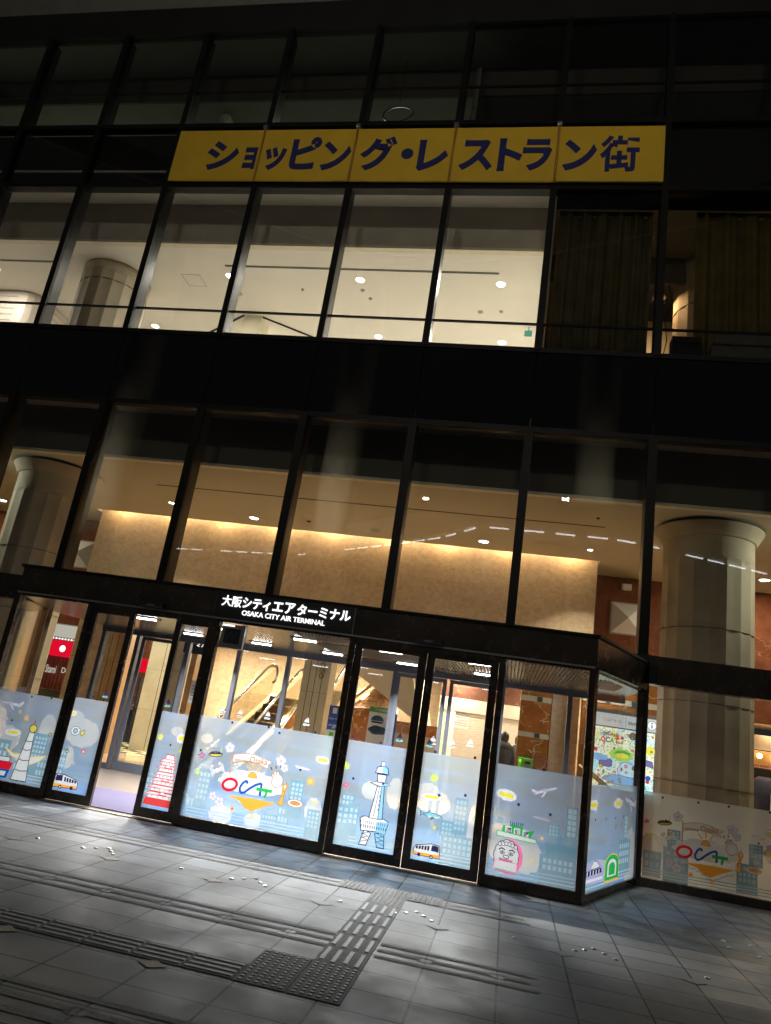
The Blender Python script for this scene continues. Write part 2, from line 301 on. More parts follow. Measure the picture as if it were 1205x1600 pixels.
# ------------------------------------------------------------------ object helpers
class MB:
    def __init__(s): s.v = []; s.f = []; s.mi = []; s.mats = []
    def m(s, mat):
        if mat is None: return 0
        mt = MATS[mat] if isinstance(mat, str) else mat
        if mt not in s.mats: s.mats.append(mt)
        return s.mats.index(mt)
    def face(s, pts, mat=None):
        i = len(s.v); s.v += [tuple(p) for p in pts]; s.f.append(tuple(range(i, i+len(pts)))); s.mi.append(s.m(mat))
    def box(s, x0, x1, y0, y1, z0, z1, mat=None):
        i = len(s.v)
        s.v += [(x0, y0, z0), (x1, y0, z0), (x1, y1, z0), (x0, y1, z0), (x0, y0, z1), (x1, y0, z1), (x1, y1, z1), (x0, y1, z1)]
        k = s.m(mat)
        for q in ((0, 3, 2, 1), (4, 5, 6, 7), (0, 1, 5, 4), (1, 2, 6, 5), (2, 3, 7, 6), (3, 0, 4, 7)):
            s.f.append(tuple(i+a for a in q)); s.mi.append(k)
        return s
    def prism(s, poly, z0, z1, mat=None):      # poly in xy, ccw
        i = len(s.v); n = len(poly); k = s.m(mat)
        s.v += [(p[0], p[1], z0) for p in poly]+[(p[0], p[1], z1) for p in poly]
        s.f.append(tuple(i+a for a in reversed(range(n)))); s.mi.append(k)
        s.f.append(tuple(i+n+a for a in range(n))); s.mi.append(k)
        for a in range(n):
            b = (a+1) % n; s.f.append((i+a, i+b, i+n+b, i+n+a)); s.mi.append(k)
        return s
    def hexa(s, P, mat=None):                   # 8 explicit corners like box
        i = len(s.v); s.v += [tuple(p) for p in P]; k = s.m(mat)
        for q in ((0, 3, 2, 1), (4, 5, 6, 7), (0, 1, 5, 4), (1, 2, 6, 5), (2, 3, 7, 6), (3, 0, 4, 7)):
            s.f.append(tuple(i+a for a in q)); s.mi.append(k)
        return s
    def wall(s, p, q, th, z0, z1, mat=None):    # vertical slab from p to q, thickness th centred
        d = Vector((q[0]-p[0], q[1]-p[1])); L = d.length; d /= L; n = Vector((-d.y, d.x))*th/2
        s.prism([(p[0]-n.x, p[1]-n.y), (q[0]-n.x, q[1]-n.y), (q[0]+n.x, q[1]+n.y), (p[0]+n.x, p[1]+n.y)], z0, z1, mat); return s
    def lathe(s, c, prof, seg=24, mat=None, capt=True, capb=True):
        i = len(s.v); k = s.m(mat); n = len(prof)
        for (r, z) in prof:
            for a in range(seg):
                t = 2*math.pi*a/seg; s.v.append((c[0]+r*math.cos(t), c[1]+r*math.sin(t), c[2]+z))
        for j in range(n-1):
            for a in range(seg):
                b = (a+1) % seg; s.f.append((i+j*seg+a, i+j*seg+b, i+(j+1)*seg+b, i+(j+1)*seg+a)); s.mi.append(k)
        if capb: s.f.append(tuple(i+a for a in reversed(range(seg)))); s.mi.append(k)
        if capt: s.f.append(tuple(i+(n-1)*seg+a for a in range(seg))); s.mi.append(k)
        return s
    def tube(s, pts, r, seg=8, mat=None):
        k = s.m(mat); i = len(s.v); pts = [Vector(p) for p in pts]; n = len(pts); ref = None
        for j, p in enumerate(pts):
            t = (pts[min(j+1, n-1)]-pts[max(j-1, 0)]).normalized()
            if ref is None: ref = t.orthogonal().normalized()
            ref = (ref-t*ref.dot(t)).normalized(); bi = t.cross(ref)
            rr = r[j] if isinstance(r, (list, tuple)) else r
            for a in range(seg):
                th = 2*math.pi*a/seg; s.v.append(tuple(p+ref*math.cos(th)*rr+bi*math.sin(th)*rr))
        for j in range(n-1):
            for a in range(seg):
                b = (a+1) % seg; s.f.append((i+j*seg+a, i+j*seg+b, i+(j+1)*seg+b, i+(j+1)*seg+a)); s.mi.append(k)
        s.f.append(tuple(i+a for a in reversed(range(seg)))); s.mi.append(k)
        s.f.append(tuple(i+(n-1)*seg+a for a in range(seg))); s.mi.append(k)
        return s
    def build(s, name, mat=None, parent=None, smooth=False, bevel=0.0):
        me = bpy.data.meshes.new(name); me.from_pydata(s.v, [], s.f); me.update()
        if mat is not None: me.materials.append(MATS[mat] if isinstance(mat, str) else mat)
        else:
            for mt in s.mats: me.materials.append(mt)
            for p, k in zip(me.polygons, s.mi): p.material_index = k
        if smooth:
            for p in me.polygons: p.use_smooth = True
        o = bpy.data.objects.new(name, me); COL.objects.link(o)
        if parent is not None:
            o.parent = parent; o.matrix_parent_inverse = parent_inv(parent)
        if bevel:
            b = o.modifiers.new('bevel', 'BEVEL'); b.width = bevel; b.segments = 2; b.limit_method = 'ANGLE'
        return o
def parent_inv(p):
    M = Matrix.Identity(4); q = p
    chain = []
    while q is not None: chain.append(q); q = q.parent
    for q in reversed(chain): M = M @ q.matrix_parent_inverse @ q.matrix_basis
    return M.inverted()
def tag(o, label, cat, group=None, kind=None):
    if label: o['label'] = label
    if cat: o['category'] = cat
    if group: o['group'] = group
    if kind: o['kind'] = kind
    return o
def thing(name, label, cat, loc=(0, 0, 0), group=None):
    o = bpy.data.objects.new(name, None); COL.objects.link(o); o.location = loc; o.empty_display_size = 0.2
    return tag(o, label, cat, group)
def B(name, mat, parent, *bx, bevel=0.0):
    mb = MB(); mb.box(*bx); return mb.build(name, mat, parent, bevel=bevel)
def struct(name, mb, mat=None): o = mb.build(name, mat); o['kind'] = 'structure'; return o
def copytree(root, loc, label, group=None):
    r = root.copy(); COL.objects.link(r); r.location = loc; r['label'] = label
    if group: r['group'] = group
    def rec(a, b):
        for ch in a.children:
            c = ch.copy(); COL.objects.link(c); c.parent = b; c.matrix_parent_inverse = ch.matrix_parent_inverse.copy(); rec(ch, c)
    rec(root, r); return r
def area(name, loc, size, power, color, rot=(0, 0, 0), sizey=None, shape=None, spread=None):
    l = bpy.data.lights.new(name, 'AREA'); l.energy = power; l.color = color; l.size = size
    if sizey: l.shape = 'RECTANGLE'; l.size_y = sizey
    if shape: l.shape = shape
    if spread: l.spread = spread
    o = bpy.data.objects.new(name, l); COL.objects.link(o); o.location = loc; o.rotation_euler = rot
    return o
class Frame:
    def __init__(s, P0, ud, n): s.P = Vector(P0); s.u = Vector(ud).normalized(); s.n = Vector(n).normalized()
    def pt(s, u, v, off): return s.P+s.u*u+Vector((0, 0, 1))*v+s.n*off
FRONT = Frame((0, -1.952, 0), (1, 0, 0), (0, -1, 0))
LEAF = Frame((0, -1.952, 0), (1, 0, 0), (0, -1, 0))
WALL = Frame((0, -0.012, 0), (1, 0, 0), (0, -1, 0))
RET = Frame((4.576+0.0105, -1.942-0.0045, 0), (0.4025, 0.9154, 0), (0.9154, -0.4025, 0))
LRET = Frame((-2.70, -1.90, 0), (-0.4224, 0.9064, 0), (-0.9064, -0.4224, 0))
def text(body, fr, u0, u1, v0, v1, mat, name, parent, bold=0.02, depth=0.006, off=0.004, shear=0.0, spacing=1.0):
    cu = bpy.data.curves.new('t', 'FONT'); cu.body = body; cu.size = 1; cu.offset = bold; cu.extrude = 0.0; cu.shear = shear
    cu.resolution_u = 6; cu.space_character = spacing
    ob = bpy.data.objects.new('t', cu); COL.objects.link(ob)
    bpy.context.view_layer.update()
    me = bpy.data.meshes.new_from_object(ob.evaluated_get(bpy.context.evaluated_depsgraph_get()))
    bpy.data.objects.remove(ob); bpy.data.curves.remove(cu)
    xs = [v.co.x for v in me.vertices]; ys = [v.co.y for v in me.vertices]
    a, b, c, d = min(xs), max(xs), min(ys), max(ys)
    V = [(u0+(v.co.x-a)/(b-a)*(u1-u0), v0+(v.co.y-c)/(d-c)*(v1-v0)) for v in me.vertices]
    F = [tuple(p.vertices) for p in me.polygons]
    bpy.data.meshes.remove(me)
    if id(fr) in CANVAS: add_op(fr, name, parent, [([V[i] for i in f], mat) for f in F]); return None
    mb = MB(); n = len(V)
    mb.v = [tuple(fr.pt(x, y, off)) for x, y in V]; mb.f = list(F)
    if depth:
        mb.v += [tuple(fr.pt(x, y, off+depth)) for x, y in V]
        cnt = {}
        for f in F:
            for i in range(len(f)):
                e = (f[i], f[(i+1) % len(f)]); cnt[e] = 1
        mb.f = [tuple(i+n for i in f) for f in F]
        for (i, j) in cnt:
            if (j, i) not in cnt: mb.f.append((i, j, j+n, i+n))
    mb.mi = [0]*len(mb.f)
    return mb.build(name, mat, parent)

# printed artwork: on the frosted windows every motif is laid edge to edge in one sheet,
# row by row, so that nothing is printed twice over
OPS = {}; REG = []
def add_op(fr, name, parent, polys, label=None): OPS.setdefault(id(fr), []).append((name, parent, polys, label))
ROW = 0.0034
def paint_all():
    for (fr, x0, x1, z0, zf, z1, par, fm) in REG:
        n = int((z1-z0)/ROW); rows = [[(x0, x1, 0)] if z0+(i+.5)*ROW < zf else [] for i in range(n)]
        motifs = [('frosted_film', par, None)]; mats = [MATS[fm]]
        def put(i, a, b, key):
            a = max(a, x0); b = min(b, x1)
            if b-a < 0.0006: return
            out = []
            for (p, q, k) in rows[i]:
                if q <= a or p >= b: out.append((p, q, k)); continue
                if p < a: out.append((p, a, k))
                if q > b: out.append((b, q, k))
            out.append((a, b, key)); rows[i] = out
        for (name, parent, polys, label) in OPS.get(id(fr), []):
            us = [p[0] for P_, m_ in polys for p in P_]; vs = [p[1] for P_, m_ in polys for p in P_]
            if not us or max(us) < x0 or min(us) > x1 or max(vs) < z0 or min(vs) > z1: continue
            mid = len(motifs); motifs.append((name, par, label))
            for P_, m_ in polys:
                if m_ not in mats: mats.append(m_)
                key = (mid, mats.index(m_)); zs_ = [p[1] for p in P_]; N_ = len(P_)
                i0 = max(0, int((min(zs_)-z0)/ROW-0.5)); i1 = min(n-1, int((max(zs_)-z0)/ROW+0.5))
                for i in range(i0, i1+1):
                    z = z0+(i+.5)*ROW; xs = []
                    for j in range(N_):
                        (xa, za), (xb, zb) = P_[j], P_[(j+1) % N_]
                        if (za > z) != (zb > z): xs.append(xa+(z-za)/(zb-za)*(xb-xa))
                    xs.sort()
                    for j in range(0, len(xs)-1, 2): put(i, xs[j], xs[j+1], key)
        mbs = [MB() for _ in motifs]
        for i, r in enumerate(rows):
            za, zb = z0+i*ROW, z0+(i+1)*ROW
            for (a, b, key) in r:
                mid, mk = (0, 0) if key == 0 else key
                mbs[mid].face([fr.pt(a, za, 0.0035), fr.pt(b, za, 0.0035), fr.pt(b, zb, 0.0035), fr.pt(a, zb, 0.0035)], mats[mk])
        for (name, parent, label), mb in zip(motifs, mbs):
            if mb.f:
                o = mb.build(name, None, par)
                if label: o['label'] = label
EPR = {}
for k in list(PR):
    c_ = {'ink': (0.03, 0.03, 0.06), 'white': (0.9, 0.92, 0.9), 'red': (0.8, 0.05, 0.04), 'blue': (0.03, 0.12, 0.5), 'green': (0.08, 0.45, 0.08), 'orange': (0.9, 0.42, 0.08), 'yellow': (0.9, 0.8, 0.1), 'lime': (0.45, 0.75, 0.12), 'steel': (0.25, 0.5, 0.8), 'cloud': (0.6, 0.8, 0.9), 'purple': (0.2, 0.18, 0.45), 'brown': (0.3, 0.15, 0.06), 'pink': (0.9, 0.3, 0.4), 'gold': (0.7, 0.6, 0.1), 'teal': (0.1, 0.5, 0.5)}.get(k)
    if c_: EPR[k] = emis('map_'+k, c_, 1.2)
CANVAS = {id(FRONT), id(WALL), id(RET)}
# flat artwork
class Art:
    def __init__(s, fr, u=0, v=0, sc=1.0, rot=0.0, base=0.003, pal=None):
        s.pal = pal or PR
        s.fr = fr; s.o = (u, v); s.s = sc; s.c = math.cos(rot); s.sn = math.sin(rot); s.k = base; s.mb = MB(); s.polys = [] if id(fr) in CANVAS else None
    def P(s, x, y):
        x, y = x*s.s, y*s.s
        return s.fr.pt(s.o[0]+x*s.c-y*s.sn, s.o[1]+x*s.sn+y*s.c, s.k)
    def UV(s, x, y):
        x, y = x*s.s, y*s.s
        return (s.o[0]+x*s.c-y*s.sn, s.o[1]+x*s.sn+y*s.c)
    def add(s, pts, col):
        if s.polys is not None: s.polys.append(([s.UV(*p) for p in pts], PR[col]))
        else: s.mb.face([s.P(*p) for p in pts], s.pal[col])
    def step(s): s.k += 0.00022
    def poly(s, pts, col, outline=None, w=0.004):
        s.add(pts, col); s.step()
        if outline: s.line(list(pts)+[pts[0], pts[1]], w, outline)
        return s
    def line(s, pts, w, col):
        if w < 0.006: w = w*2.3
        pts = [Vector(p) for p in pts]; n = len(pts); L = []; Rr = []
        for i, p in enumerate(pts):
            a = (p-pts[i-1]) if i else (pts[1]-p); b = (pts[i+1]-p) if i < n-1 else (p-pts[i-1])
            if a.length < 1e-7: a = b
            if b.length < 1e-7: b = a
            if a.length < 1e-7: continue
            t = (a.normalized()+b.normalized())
            t = t.normalized() if t.length > 1e-4 else a.normalized()
            nn = Vector((-t.y, t.x)); cs = max(0.5, abs(nn.dot(Vector((-a.normalized().y, a.normalized().x)))))
            L.append(p+nn*w/2/s.s/cs); Rr.append(p-nn*w/2/s.s/cs)
        for i in range(len(L)-1): s.add([tuple(Rr[i]), tuple(Rr[i+1]), tuple(L[i+1]), tuple(L[i])], col)
        s.step(); return s
    def disc(s, x, y, rx, col, ry=None, outline=None, w=0.004, n=20):
        ry = ry or rx
        return s.poly([(x+rx*math.cos(2*math.pi*i/n), y+ry*math.sin(2*math.pi*i/n)) for i in range(n)], col, outline, w)
    def done(s, name, parent, label=None):
        if s.polys is not None: add_op(s.fr, name, parent, s.polys, label); return None
        o = s.mb.build(name, None, parent)
        if label: o['label'] = label
        return o
def blob(cx, cy, rx, ry, bumps, amp, n=72, ph=0.0):
    out = []
    for i in range(n):
        t = 2*math.pi*i/n; r = 1+amp*abs(math.sin(bumps*t/2+ph))
        out.append((cx+rx*r*math.cos(t), cy+ry*r*math.sin(t)))
    return out
def flower(fr, u, v, r, col, parent, pet=8, core='yellow', white=False):
    a = Art(fr, u, v, r, random.uniform(0, 1), base=0.0115)
    if white:
        for i in range(5):
            t = 2*math.pi*i/5; a.disc(0.62*math.cos(t), 0.62*math.sin(t), 0.44, 'white', outline='purple', w=0.0035, n=12)
        a.disc(0, 0, 0.2, 'orange', n=8)
    else:
        for i in range(pet):
            t = 2*math.pi*i/pet; c, s_ = math.cos(t), math.sin(t)
            a.poly([(0.25*c, 0.25*s_), (0.6*c-0.2*s_, 0.6*s_+0.2*c), (c, s_), (0.6*c+0.2*s_, 0.6*s_-0.2*c)], col)
        a.disc(0, 0, 0.32, core, n=10)
    return a.done('flower_print', parent)
def bubble(fr, u, v, w, h, parent, txt=True, rot=0.0):
    a = Art(fr, u, v, 1, rot, base=0.012)
    a.poly(blob(0, 0, w/2, h/2, 9, 0.10, 54), 'white', 'purple', 0.003)
    a.poly([(-w*0.36, -h*0.18), (w*0.34, -h*0.20), (w*0.37, h*0.20), (-w*0.33, h*0.18)], 'yellow')
    n = max(4, int(w/0.022))
    for i in range(n):
        x = -w*0.31+i*w*0.62/(n-1); a.line([(x-0.003, -h*0.09), (x+0.003, h*0.09), (x+0.006, -h*0.06)], 0.003, 'gold')
    return a.done('speech_bubble_print', parent)
def building(a, x, z, w, h, cols, rows, wx=0.6, wy=0.62, top=0.94, bot=0.35):
    a.poly([(x, z), (x+w, z), (x+w, z+h), (x, z+h)], 'city')
    for i in range(cols):
        for j in range(rows):
            cw = w*0.86/cols; chh = h*(top-bot)/rows
            x0 = x+w*0.07+i*cw+cw*(1-wx)/2; z0 = z+h*bot+j*chh+chh*(1-wy)/2
            a.add([(x0, z0), (x0+cw*wx, z0), (x0+cw*wx, z0+chh*wy), (x0, z0+chh*wy)], 'citywin')
    a.step()
def skyline(fr, parent, items, clouds=(), lines=None):
    a = Art(fr, base=0.003)
    for (x, z, rx, rz) in clouds: a.poly(blob(x, z, rx, rz, 11, 0.12), 'cloud')
    for it in items: building(a, *it)
    if lines:
        x0, x1, z = lines
        for k in range(3): a.poly([(x0, z+0.035*k), (x1, z+0.035*k), (x1, z+0.035*k+0.012), (x0, z+0.035*k+0.012)], 'citywin')
    return a.done('skyline_print', parent)
def plane(fr, u, v, s, parent, rot=0.0, flip=1):
    a = Art(fr, u, v, s, rot, base=0.0115); f = flip
    a.poly([(-1*f, 0.02), (-0.9*f, -0.1), (0.7*f, -0.12), (0.95*f, -0.02), (0.85*f, 0.08), (-0.7*f, 0.12)][::f], 'white', 'purple', 0.004)
    a.poly([(-1*f, 0.02), (-1.15*f, 0.36), (-0.98*f, 0.36), (-0.7*f, 0.12)][::f], 'white', 'purple', 0.004)
    a.poly([(0.2*f, -0.02), (-0.35*f, -0.42), (-0.5*f, -0.4), (-0.15*f, -0.02)][::-f], 'white', 'purple', 0.004)
    a.poly([(0.0*f, 0.11), (-0.2*f, 0.3), (-0.3*f, 0.3), (-0.2*f, 0.11)][::f], 'purple')
    return a.done('airplane_print', parent)
def busp(fr, u, v, s, parent, flip=1):
    a = Art(fr, u, v, s, 0.0, base=0.0115); f = flip
    q = lambda L: [(x*f, y) for x, y in L][::f]
    a.poly(q([(-1, -0.4), (1, -0.45), (1, -0.1), (0.95, 0.45), (0.3, 0.5), (-0.85, 0.25), (-1, 0)]), 'white', 'ink', 0.0035)
    a.poly(q([(0.32, 0.02), (0.93, -0.02), (0.9, 0.4), (0.38, 0.42)]), 'ink')
    for i in range(5):
        x = -0.85+i*0.22; a.poly(q([(x, 0.0), (x+0.16, 0.0), (x+0.18, 0.22+0.03*i), (x+0.02, 0.2+0.03*i)]), 'ink')
    a.poly(q([(-1, -0.38), (1, -0.43), (1, -0.22), (-1, -0.2)]), 'orange')
    a.disc(-0.55*f, -0.38, 0.13, 'ink'); a.disc(0.4*f, -0.42, 0.14, 'ink'); a.disc(0.4*f, -0.42, 0.06, 'white')
    return a.done('bus_print', parent)
def ocat(fr, x0, z0, s, parent, full=True):
    """ the welcome group: x0,z0 = centre of the word; drawn in metres """
    def A(b): return Art(fr, x0, z0, s, 0.0, base=b)
    a = A(0.0045)
    cl = []
    for i in range(96):
        t = 2*math.pi*i/96; r = 1+0.10*abs(math.sin(5.5*t)); up_ = 1.0 if math.sin(t) > 0 else 0.62
        cl.append((0.0+0.37*r*math.cos(t), 0.03+0.145*r*up_*math.sin(t)))
    a.poly(cl, 'white'); a.done('cloud_print', parent)
    a = A(0.0052)
    a.poly([(-0.26, -0.125), (-0.10, -0.155), (-0.02, -0.225), (0.06, -0.245), (0.12, -0.215), (0.22, -0.165), (0.34, -0.115), (0.10, -0.105), (-0.1, -0.11)], 'orange')
    pts = [(-0.31, -0.15)]
    for i in range(34): pts.append((-0.31+0.65*i/33, -0.17-0.10*math.exp(-((i-20)/7.0)**2)-0.02*math.sin(i*1.9)*0.6-0.0))
    a.line(pts, 0.003, 'purple'); a.done('sand_print', parent)
    a = A(0.0085)
    O = [(-0.255+0.085*math.cos(t), 0.0+0.062*math.sin(t)+0.12*0.085*math.cos(t)) for t in [2*math.pi*i/26+1.2 for i in range(27)]]
    a.line(O, 0.031*s, 'red')
    a.line([(-0.045, 0.042), (-0.05, 0.063), (-0.068, 0.068), (-0.10, 0.04), (-0.125, -0.01), (-0.12, -0.05), (-0.095, -0.068), (-0.06, -0.055), (0.0, 0.0), (0.06, 0.045), (0.115, 0.068), (0.127, 0.06), (0.13, 0.02), (0.128, -0.065)], 0.026*s, 'blue')
    a.line([(0.075, 0.004), (0.15, 0.004), (0.265, 0.006)], 0.036*s, 'green'); a.line([(0.205, 0.0), (0.20, -0.035), (0.187, -0.075)], 0.026*s, 'green')
    a.done('logo_print', parent)
    a = A(0.0075)
    a.poly([(0.0+0.055*math.cos(math.pi*i/12), 0.115+0.06*math.sin(math.pi*i/12)) for i in range(13)], 'orange', 'brown', 0.003)
    for (x1, y1, x2, y2) in ((-0.045, 0.185, -0.09, 0.245), (0.0, 0.20, -0.003, 0.285), (0.045, 0.19, 0.085, 0.25)): a.line([(x1, y1), (x2, y2)], 0.018*s, 'orange')
    a.done('sun_print', parent)
    a = A(0.0095)
    a.poly([(-0.29, 0.12), (-0.28, 0.12), (-0.275, 0.36), (-0.285, 0.36)], 'white', 'brown', 0.003)
    top = [(-0.275+0.45*i/14, 0.33+0.035*math.sin(i/14*math.pi*1.15)+0.01*(i/14)) for i in range(15)]
    low = [(x, y-0.085-0.0*x) for x, y in reversed(top)]
    top2 = top+[(0.21, 0.315), (0.16, 0.285)]
    a.poly(low[0:0]+[p for p in reversed(top2)]+[p for p in reversed(low)], 'white', 'brown', 0.003)
    a.done('flag_print', parent)
    text('welcome', fr, x0-0.255*s, x0-0.09*s, z0+0.262*s, z0+0.305*s, PR['brown'], 'flag_lettering', parent, bold=0.02, depth=0, off=0.0125)
    text('Osaka', fr, x0-0.07*s, x0+0.15*s, z0+0.275*s, z0+0.345*s, PR['brown'], 'flag_lettering', parent, bold=0.02, depth=0, off=0.0125)
    a = Art(fr, x0+0.30*s, z0+0.145*s, s*0.085, 0.35, base=0.0095)
    a.poly([(-0.5, -1), (0.45, -1), (0.8, -0.3), (0.75, 0.3), (0.5, 0.35), (0.35, 1.0), (0.12, 1.0), (0.08, 0.4), (-0.02, 1.1), (-0.27, 1.1), (-0.28, 0.4), (-0.42, 0.9), (-0.62, 0.85), (-0.6, 0.2), (-0.85, -0.1), (-0.8, -0.5)], 'white', 'brown', 0.0035)
    for dx in (-0.5, 0.1, 0.7): a.line([(dx, 1.35), (dx*1.25, 1.75)], 0.012*s, 'ink')
    a.done('hand_print', parent)
    a = Art(fr, x0+0.40*s, z0+0.0*s, s*0.12, -0.12, base=0.0095)
    a.poly([(-0.3, -1), (0.3, -1), (0.15, -0.6), (0.12, 0.3), (0.25, 0.5), (0.2, 0.8), (0.0, 1.05), (-0.2, 0.8), (-0.22, 0.5), (-0.1, 0.3), (-0.12, -0.6)], 'orange', 'brown', 0.003)
    a.line([(-0.12, 0.2), (0.12, 0.25)], 0.004, 'brown'); a.line([(-0.12, -0.2), (0.14, -0.15)], 0.004, 'brown'); a.disc(0, 0.68, 0.12, 'white'); a.done('statue_print', parent)
    a = Art(fr, x0+0.56*s, z0-0.075*s, s*0.09, 0.0, base=0.0115)
    a.disc(0, 0, 1.0, 'white', 0.45, 'brown', 0.003); a.poly(blob(0, 0.02, 0.62, 0.22, 9, 0.2), 'brown')
    for i in range(7): a.disc(-0.5+0.16*i, 0.05*math.sin(i*2.3), 0.08, 'orange', 0.07, n=8)
    a.done('food_print', parent)
    a = Art(fr, x0-0.50*s, z0+0.30*s, s*0.085, 0.12, base=0.0115)
    a.disc(0, 0, 1.0, 'gold', 0.3, 'ink', 0.004); a.poly([(-0.95, 0), (0.95, 0), (0.7, 0.18), (-0.7, 0.18)], 'ink')
    for i in range(6): a.line([(-0.6+i*0.24, 0.1), (-0.6+i*0.24, 0.42)], 0.004, 'ink')
    a.line([(0.7, 0.2), (0.85, 0.95)], 0.006, 'lime'); a.done('food_skewer_print', parent)
    a = Art(fr, x0-0.44*s, z0+0.13*s, s*0.07, 0.5, base=0.0115)
    a.disc(0, 0, 0.55, 'white', 0.42, 'brown', 0.003)
    for sx_ in (-1, 1):
        for k in range(4): a.line([(0.5*sx_, 0.2-0.15*k), (1.0*sx_, 0.6-0.35*k), (1.15*sx_, 0.3-0.4*k)], 0.004, 'white')
        a.poly(blob(0.7*sx_, 0.9, 0.28, 0.2, 5, 0.3, 30), 'white', 'brown', 0.003)
    a.done('crab_print', parent)
    flower(fr, x0-0.34*s, z0+0.40*s, 0.055*s, 'white', parent, white=True)
    flower(fr, x0+0.31*s, z0+0.35*s, 0.058*s, 'white', parent, white=True); flower(fr, x0+0.365*s, z0+0.28*s, 0.045*s, 'white', parent, white=True)
    flower(fr, x0-0.43*s, z0-0.155*s, 0.048*s, 'white', parent, white=True); flower(fr, x0-0.34*s, z0-0.205*s, 0.056*s, 'white', parent, white=True)
    flower(fr, x0+0.08*s, z0-0.29*s, 0.035*s, 'orange', parent); flower(fr, x0-0.17*s, z0-0.25*s, 0.035*s, 'orange', parent, core='red')
#PART2
# ================================================================== GROUND (structure)
g = MB(); g.face([(-90, -90, 0), (90, -90, 0), (90, 0.05, 0), (-90, 0.05, 0)]); struct('pavement', g, 'granite_paving')
JX = lambda k: 0.455+0.4775*k
def inpath(x, y): return 2.63 < x < 3.0 and y > -5.35
mb = MB()
for (yc, ka, kb) in ((-4.83, -30, 8), (-3.09, -30, 8), (-6.70, -30, 5), (-8.4, -30, 3)):
    for k in range(ka, kb):
        xa, xb = JX(k)-0.4775/2+0.052-0.24, JX(k)+0.4775/2-0.052-0.24
        xa, xb = JX(k)+0.052, JX(k+1)-0.052
        if k == kb-1: xb -= 0.21
        for (d0, d1) in ((0.115, 0.170), (-0.027, 0.027), (-0.170, -0.115)):
            segs = [(xa-0.052 if abs(d0+d1) > 0.1 else xa, xb+0.052 if abs(d0+d1) > 0.1 else xb)]
            for (a_, b_) in segs:
                if yc > -5 and b_ > 2.66 and a_ < 2.98:
                    if a_ < 2.64: mb.face([(a_, yc+d0, .004), (2.655, yc+d0, .004), (2.655, yc+d1, .004), (a_, yc+d1, .004)])
                    if b_ > 3.0: mb.face([(2.99, yc+d0, .004), (b_, yc+d0, .004), (b_, yc+d1, .004), (2.99, yc+d1, .004)])
                else: mb.face([(a_, yc+d0, .004), (b_, yc+d0, .004), (b_, yc+d1, .004), (a_, yc+d1, .004)])
        # small square frame at the joint
        x = JX(k)
        if not (yc > -5 and 2.6 < x < 3.0):
            for (a_, b_, c_, d_) in ((-0.052, 0.052, 0.035, 0.047), (-0.052, 0.052, -0.047, -0.035), (-0.052, -0.040, -0.035, 0.035), (0.040, 0.052, -0.035, 0.035)):
                mb.face([(x+a_, yc+c_, .0045), (x+b_, yc+c_, .0045), (x+b_, yc+d_, .0045), (x+a_, yc+d_, .0045)])
struct('paving_bands', mb, 'rough_stone_band')
mb = MB()
for r_, y in enumerate((-3.95, -5.965, -7.975, -9.985)):
    for k in range(-24, 22, 2):
        x = JX(k)+(0.4775 if r_ % 2 else 0)
        mat = ('tile_red', 'tile_dark', 'tile_dark', 'tile_olive')[(k//2+3) % 4] if k < 6 else 'tile_dark'
        if 2.2 < x < 3.1 and -6.1 < y < -5.5: continue
        P_ = [(x-0.085, y), (x, y-0.065), (x+0.085, y), (x, y+0.065)]
        mb.face([(a, b, .0035) for a, b in [(x-0.090, y), (x, y-0.069), (x+0.090, y), (x, y+0.069)]], 'joint_dark')
        mb.face([(a, b, .005) for a, b in P_], mat)
struct('paving_diamonds', mb)
# tactile paving
def dots(mb, x0, x1, y0, y1, nx, ny, r=0.0145):
    for i in range(nx):
        for j in range(ny):
            x = x0+(i+.5)*(x1-x0)/nx; y = y0+(j+.5)*(y1-y0)/ny
            mb.lathe((x, y, 0.006), [(r, 0), (r*0.92, 0.0035), (r*0.6, 0.005)], 10, 'tactile_dot', capb=False)
def bar(mb, x0, x1, y0, y1):
    e = 0.006
    mb.hexa([(x0, y0, .006), (x1, y0, .006), (x1, y1, .006), (x0, y1, .006), (x0+e, y0+e, .011), (x1-e, y0+e, .011), (x1-e, y1-e, .011), (x0+e, y1-e, .011)], 'tactile_dot')
def slab(mb, x0, x1, y0, y1): mb.box(x0+.002, x1-.002, y0+.002, y1-.002, -0.01, 0.006, 'tactile_stone')
mb = MB()
for x0 in (2.345, 2.66):
    slab(mb, x0, x0+0.312, -5.92, -5.31); dots(mb, x0+.01, x0+.302, -5.905, -5.325, 6, 12)
for x0 in (2.345, 2.66, 2.975):
    slab(mb, x0, x0+0.312, -3.26, -2.95); dots(mb, x0+.01, x0+.302, -3.25, -2.96, 7, 7, 0.012)
slab(mb, 2.66, 2.972, -3.61, -3.26); dots(mb, 2.67, 2.962, -3.60, -3.27, 7, 7, 0.012)
y = -5.31
while y < -3.65:
    slab(mb, 2.66, 2.972, y, y+0.34)
    for k in range(4):
        xc = 2.70+0.0775*k; bar(mb, xc-0.019, xc+0.019, y+0.015+(0.0 if k % 2 else 0.02), y+0.285+(0.0 if k % 2 else 0.02))
    y += 0.34
x = 2.345-0.32
while x > -14:
    slab(mb, x, x+0.32, -5.91, -5.64)
    for k in range(4): bar(mb, x+0.01, x+0.31, -5.90+0.065*k+0.01, -5.90+0.065*k+0.045)
    x -= 0.32
struct('tactile_paving', mb)
